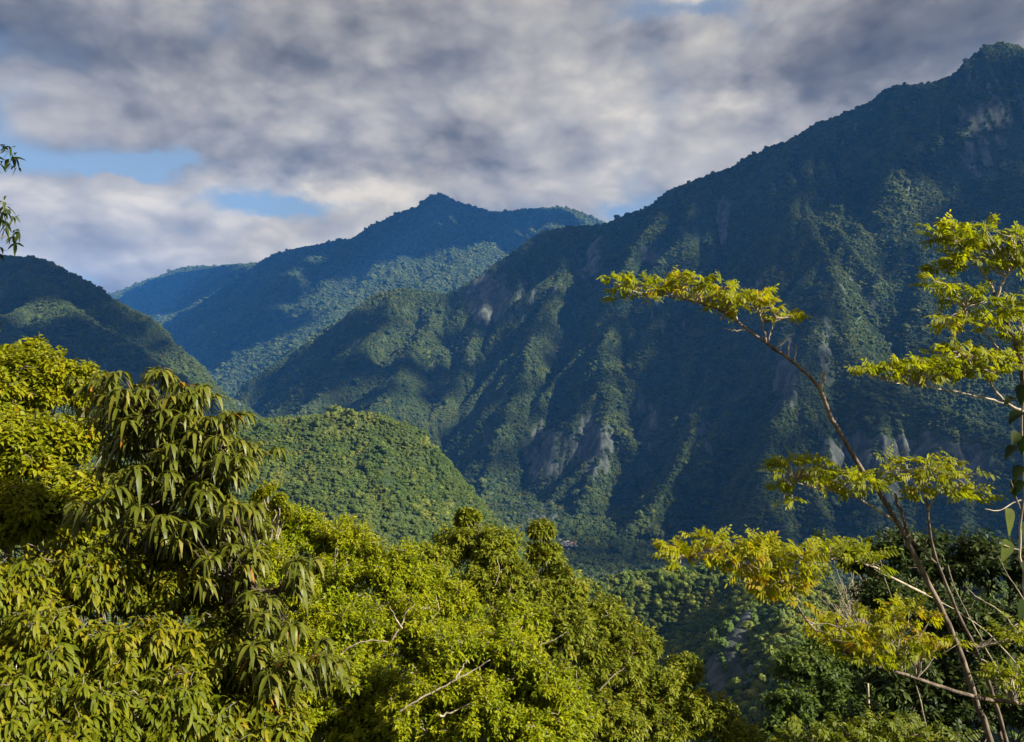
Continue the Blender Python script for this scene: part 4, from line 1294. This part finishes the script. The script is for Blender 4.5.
for anc, spec, tn in ((b1, (1000, 238, 40, 14, 6.0, 24), (0.1, 0.6)), (b1b, (955, 240, 26, 15, 5.9, 18), (0.1, 0.7)), (b1b, (965, 265, 30, 10, 5.95, 14), (0.0, 0.5)), (b1, (1020, 262, 30, 14, 6.0, 18), (0.0, 0.5)), (b2, (938, 283, 12, 6, 5.8, 5), (0.1, 0.5)),
                      (b1b, (948, 226, 18, 6, 5.9, 7), (0.2, 0.7)), (np.vstack([b2, T0[-12:]]), (970, 296, 28, 8, 5.9, 12), (0.0, 0.4)), (T0[-14:], (1015, 305, 22, 14, 6.0, 10), (0.0, 0.5)), (b2, (953, 321, 16, 7, 5.85, 8), (0.4, 0.9)), (b2, (985, 322, 18, 8, 5.9, 8), (0.1, 0.6)),
                      (b3, (965, 355, 34, 12, 5.9, 22), (0.1, 0.6)), (np.vstack([b3, b4]), (915, 368, 38, 8, 5.8, 20), (0.1, 0.6)), (b4, (875, 374, 18, 6, 5.7, 9), (0.2, 0.7)), (b3, (1005, 360, 26, 14, 6.0, 16), (0.0, 0.5)), (b3, (950, 372, 40, 8, 5.9, 16), (0.1, 0.6)), (T0[20:32], (1030, 330, 20, 24, 6.1, 12), (0.0, 0.5))):
    pad(t10, anc, spec, L_GOLD, B_PALE, 0.16, 5, 0.058, tints=tn)

# ------------------------------------------------------------------ climbing vine at the right edge
vn = root('vine', 2.15, 3.1, 'leafy vine with heart-shaped leaves hanging at the right edge', 'vine')
v0 = np.array(vn.location)
vs1 = px_path([(1060, 1000), (1045, 800), (1032, 660), (1024, 590), (1019, 555), (1021, 515), (1026, 470), (1020, 420), (1026, 380)], 3.1, 3.0, 40, 0.003)
vs1 = np.vstack([[v0 - UP * 0.05], vs1])
mm = Mesh(); mm.tube(vs1, np.linspace(0.010, 0.003, len(vs1)), 6); mm.build('stem', B_PALE, vn)
for pts in ([(1021, 500), (1010, 504), (999, 512), (985, 509)], [(1019, 550), (1012, 548), (1004, 545)], [(1020, 508), (1013, 490), (1011, 480)]):
    p = px_path(pts, 3.0, 2.95, 10, 0.001); mm = Mesh(); mm.tube(p, np.linspace(0.003, 0.0015, 10), 5); mm.build('stem', B_PALE, vn)
HEART = [(0.03, 0.62), (0.14, 0.96), (0.36, 1.0), (0.66, 0.62), (0.86, 0.26)]
for (x, y, L, dxx, dzz, nx, ny, nz, tnt) in ((1006, 508, 0.088, 0.05, -1, 0.5, -0.75, 0.3, 1.0), (1008, 540, 0.078, -0.45, -0.8, 0.45, -0.75, 0.4, 0.95), (1012, 494, 0.045, 0.2, 0.9, 0.3, -0.8, 0.3, 0.7), (1018, 432, 0.05, -0.5, -0.6, 0.2, -0.6, 0.7, 0.6),
                                             (1016, 398, 0.06, -0.9, -0.2, -0.5, -0.2, 0.8, 0.1), (1021, 412, 0.065, -0.9, -0.5, -0.7, -0.3, 0.5, 0.0), (1017, 446, 0.065, -0.8, -0.5, -0.7, -0.2, 0.6, 0.1), (1022, 466, 0.06, -0.6, -0.8, -0.8, -0.3, 0.4, 0.2), (1026, 385, 0.07, -0.4, -0.8, -0.7, -0.5, 0.4, 0.1),
                                             (1025, 436, 0.06, -0.3, -0.9, -0.7, -0.4, 0.5, 0.2), (1025, 522, 0.06, -0.2, -1, 0.3, -0.8, 0.4, 0.6), (1024, 600, 0.07, -0.4, -0.9, 0.3, -0.8, 0.4, 0.5), (1020, 480, 0.06, -0.5, -0.9, -0.6, -0.4, 0.6, 0.1), (1024, 560, 0.06, 0.4, -0.9, -0.2, -0.8, 0.5, 0.4)):
    mm = Mesh()
    mm.leaves(np.array([at(x, y, 2.97)]), np.array([[dxx, -0.15, dzz]]), np.array([[nx, ny, nz]]), L, 0.82, 0.35, 0.32, 5, np.array([tnt]), HEART)
    mm.build('leaf', L_GREEN, vn)

# ------------------------------------------------------------------ boughs reaching in from the left
t12 = root('overhanging_tree', -6.2, 6.6, 'tree at the far left edge whose dark twig ends reach into the sky', 'tree')
B12 = np.array(t12.location)
ptr = np.vstack([[B12 - UP * 0.2], [at(-190, 600, 6.6)], [at(-180, 330, 6.6)], [at(-160, 200, 6.6)]])
mm = Mesh(); mm.tube(px_path([(0, 0)], 1, 1, 2) if False else np.stack([np.interp(np.linspace(0, 3, 14), np.arange(4), ptr[:, k]) for k in range(3)], 1), np.linspace(0.11, 0.05, 14), 9); mm.build('trunk', B_GREY, t12)
c12 = Mesh(); tips12 = []
for pts in ([(-180, 330), (-110, 240), (-50, 185), (-15, 160), (6, 150)], [(-180, 330), (-120, 270), (-60, 230), (-20, 212), (2, 203)], [(-180, 330), (-110, 300), (-55, 265), (-20, 242), (6, 236)], [(-180, 360), (-110, 350), (-50, 332), (-20, 322), (-6, 318)]):
    limb(t12, pts, 6.6, 6.5, 0.02, 0.004, B_GREY)
for x, y in ((8, 150), (16, 157), (2, 158), (-6, 152), (10, 163), (-4, 165), (4, 145), (4, 200), (10, 208), (2, 213), (-6, 205), (6, 222), (14, 216), (10, 238), (16, 231), (4, 232), (-5, 240), (0, 245), (14, 241), (-12, 230), (-10, 170), (-18, 150), (-4, 318), (-2, 326), (-8, 312), (-16, 200), (-26, 180), (-30, 230), (-40, 200), (-50, 240), (-60, 190), (-44, 160)):
    tips12.append(at(x, y, 6.5 + rng.normal(0, 0.12)))
tips12 = np.array(tips12)
shoots(c12, tips12, UP * 0.3 + rng.normal(0, 0.5, tips12.shape), 7, 0.085, 0.3, 0.9, 0.08, 0.5, 0.5, 3)
c12.build('crown', L_DARK, t12)

# ------------------------------------------------------------------ bare shrub and the sprays along the bottom edge
db = root('dead_shrub', 11.3, 25.0, 'bare pale dead shrub left of the leaning stems of the slender tree', 'shrub')
e0 = at(866, 650, 25.0); b0 = np.array(db.location)
mm = Mesh(); mm.tube(wander(b0 - UP * 0.2, e0, 8, 0.01), np.linspace(0.06, 0.035, 8), 6); mm.build('trunk', B_PALE, db)
mm = Mesh()
for k in range(46):
    tgt = at(rng.normal(850, 13), rng.uniform(570, 628), 25 + rng.normal(0, 0.6))
    p = wander(e0, tgt, 7, 0.04, 0.03); mm.tube(p, np.linspace(0.018, 0.005, 7), 4)
    for q_ in range(3):
        o_ = p[rng.integers(3, 6)]; mm.tube(wander(o_, o_ + rng.normal(0, 0.25, 3) + UP * 0.2, 4, 0.05), np.linspace(0.007, 0.003, 4), 3)
for x, y in ((834, 560), (851, 566)):
    mm.tube(wander(e0, at(x, y, 25), 7, 0.02), np.linspace(0.022, 0.007, 7), 4)
mm.build('bare_branches', B_PALE, db)

sb = root('feathery_shrub', 2.5, 5.2, 'low feathery green shrub at the bottom edge under the slender tree', 'shrub')
s0 = np.array(sb.location)
sa = []
for x, y in ((820, 760), (850, 755), (890, 745), (930, 750), (965, 760)):
    p = wander(s0, at(x, y, 5.2), 8, 0.03); mm = Mesh(); mm.tube(p, np.linspace(0.02, 0.006, 8), 5); mm.build('stem', B_BROWN, sb); sa.append(p[5:])
sa = np.vstack(sa)
for spec in ((820, 738, 26, 10, 5.2, 10), (862, 736, 30, 12, 5.2, 12), (905, 728, 30, 12, 5.2, 12), (945, 738, 28, 12, 5.2, 10), (880, 750, 60, 12, 5.1, 20), (790, 748, 30, 10, 5.3, 10)):
    pad(sb, sa, spec, L_MIX, B_BROWN, 0.17, 6, 0.05, tints=(0.0, 0.5), up=0.45)

# weathered boughs showing through the crowns of the near slope
for tree, pts, Y in ((T_BUSH, [(398, 712), (425, 696), (452, 682), (478, 668), (490, 660)], 10.9), (T_BUSH, [(440, 716), (458, 710), (476, 700)], 10.8), (T_BUSH, [(452, 682), (462, 670), (466, 660)], 10.9),
                     (T_LIME, [(392, 640), (402, 625), (405, 612), (415, 604)], 13.0), (T_LIME, [(402, 628), (394, 616), (390, 606)], 13.0), (T_LIME, [(340, 655), (352, 645), (372, 640), (388, 642)], 12.6), (T_LIME, [(430, 622), (440, 610), (436, 596)], 13.6),
                     (T_OLV, [(530, 650), (542, 644), (556, 640), (566, 632)], 16.4), (T_OLV, [(495, 585), (500, 570), (497, 556)], 17.4), (T_OLV, [(515, 610), (508, 596), (512, 584)], 17.0), (T_OLV, [(600, 690), (612, 676), (624, 668)], 15.8)):
    limb(tree, [(a - 0, b) for a, b in pts], Y, Y, 0.016, 0.006, B_PALE, 'bare_branch', 0.008)

# pale stones of the river bank, far down in the gorge
i_, j_ = hit(566, 549)
gc = np.array([GX[i_, j_], GY[i_, j_], GH[i_, j_]])
import bmesh
bm = bmesh.new(); bmesh.ops.create_icosphere(bm, subdivisions=2, radius=1)
iv = np.array([v.co[:] for v in bm.verts]); it = np.array([[v.index for v in f.verts] for f in bm.faces]); bm.free()


def mat_stone(name, a, b):
    m, t = mat_new(name)
    tcn = t.new('ShaderNodeTexCoord')
    n = t.noise(tcn.outputs['Object'], 0.4, 6, 0.65)
    finish(t, t.mix(t.ramp(n, 0.35, 0.65), rgb(*a), rgb(*b)), 0.9, n, 0.5, 0.5)
    return m


for nm, mt, n, spread, lift, lb in (('river_stones', mat_stone('pale_stone', (0.20, 0.20, 0.195), (0.42, 0.41, 0.40)), 60, (12, 26), 0, 'pale grey stones of the river bank deep in the gorge'),
                                    ('rust_stones', mat_stone('rust_stone', (0.22, 0.11, 0.06), (0.32, 0.17, 0.09)), 9, (5, 5), 1, 'rust-coloured stones beside the pale stones of the river bank')):
    mm = Mesh()
    for k in range(n):
        c = gc + np.array([rng.normal(0, spread[0] * 0.5) + 12 * lift, rng.normal(0, spread[1] * 0.5), rng.uniform(6, 11) + 2 * lift])
        rad = rng.uniform(1.2, 3.0)
        f_ = 1 + 0.28 * fbm(iv[:, 0] * 1.1 + 5 * k, (iv[:, 1] + 0.6 * iv[:, 2]) * 1.1, 3, 40 + k)
        mm.add(iv * f_[:, None] * rad * np.array([1.2, 1.0, 0.65]) + c, it)
    tag(mm.build(nm, mt), lb, 'stones', kind='stuff')
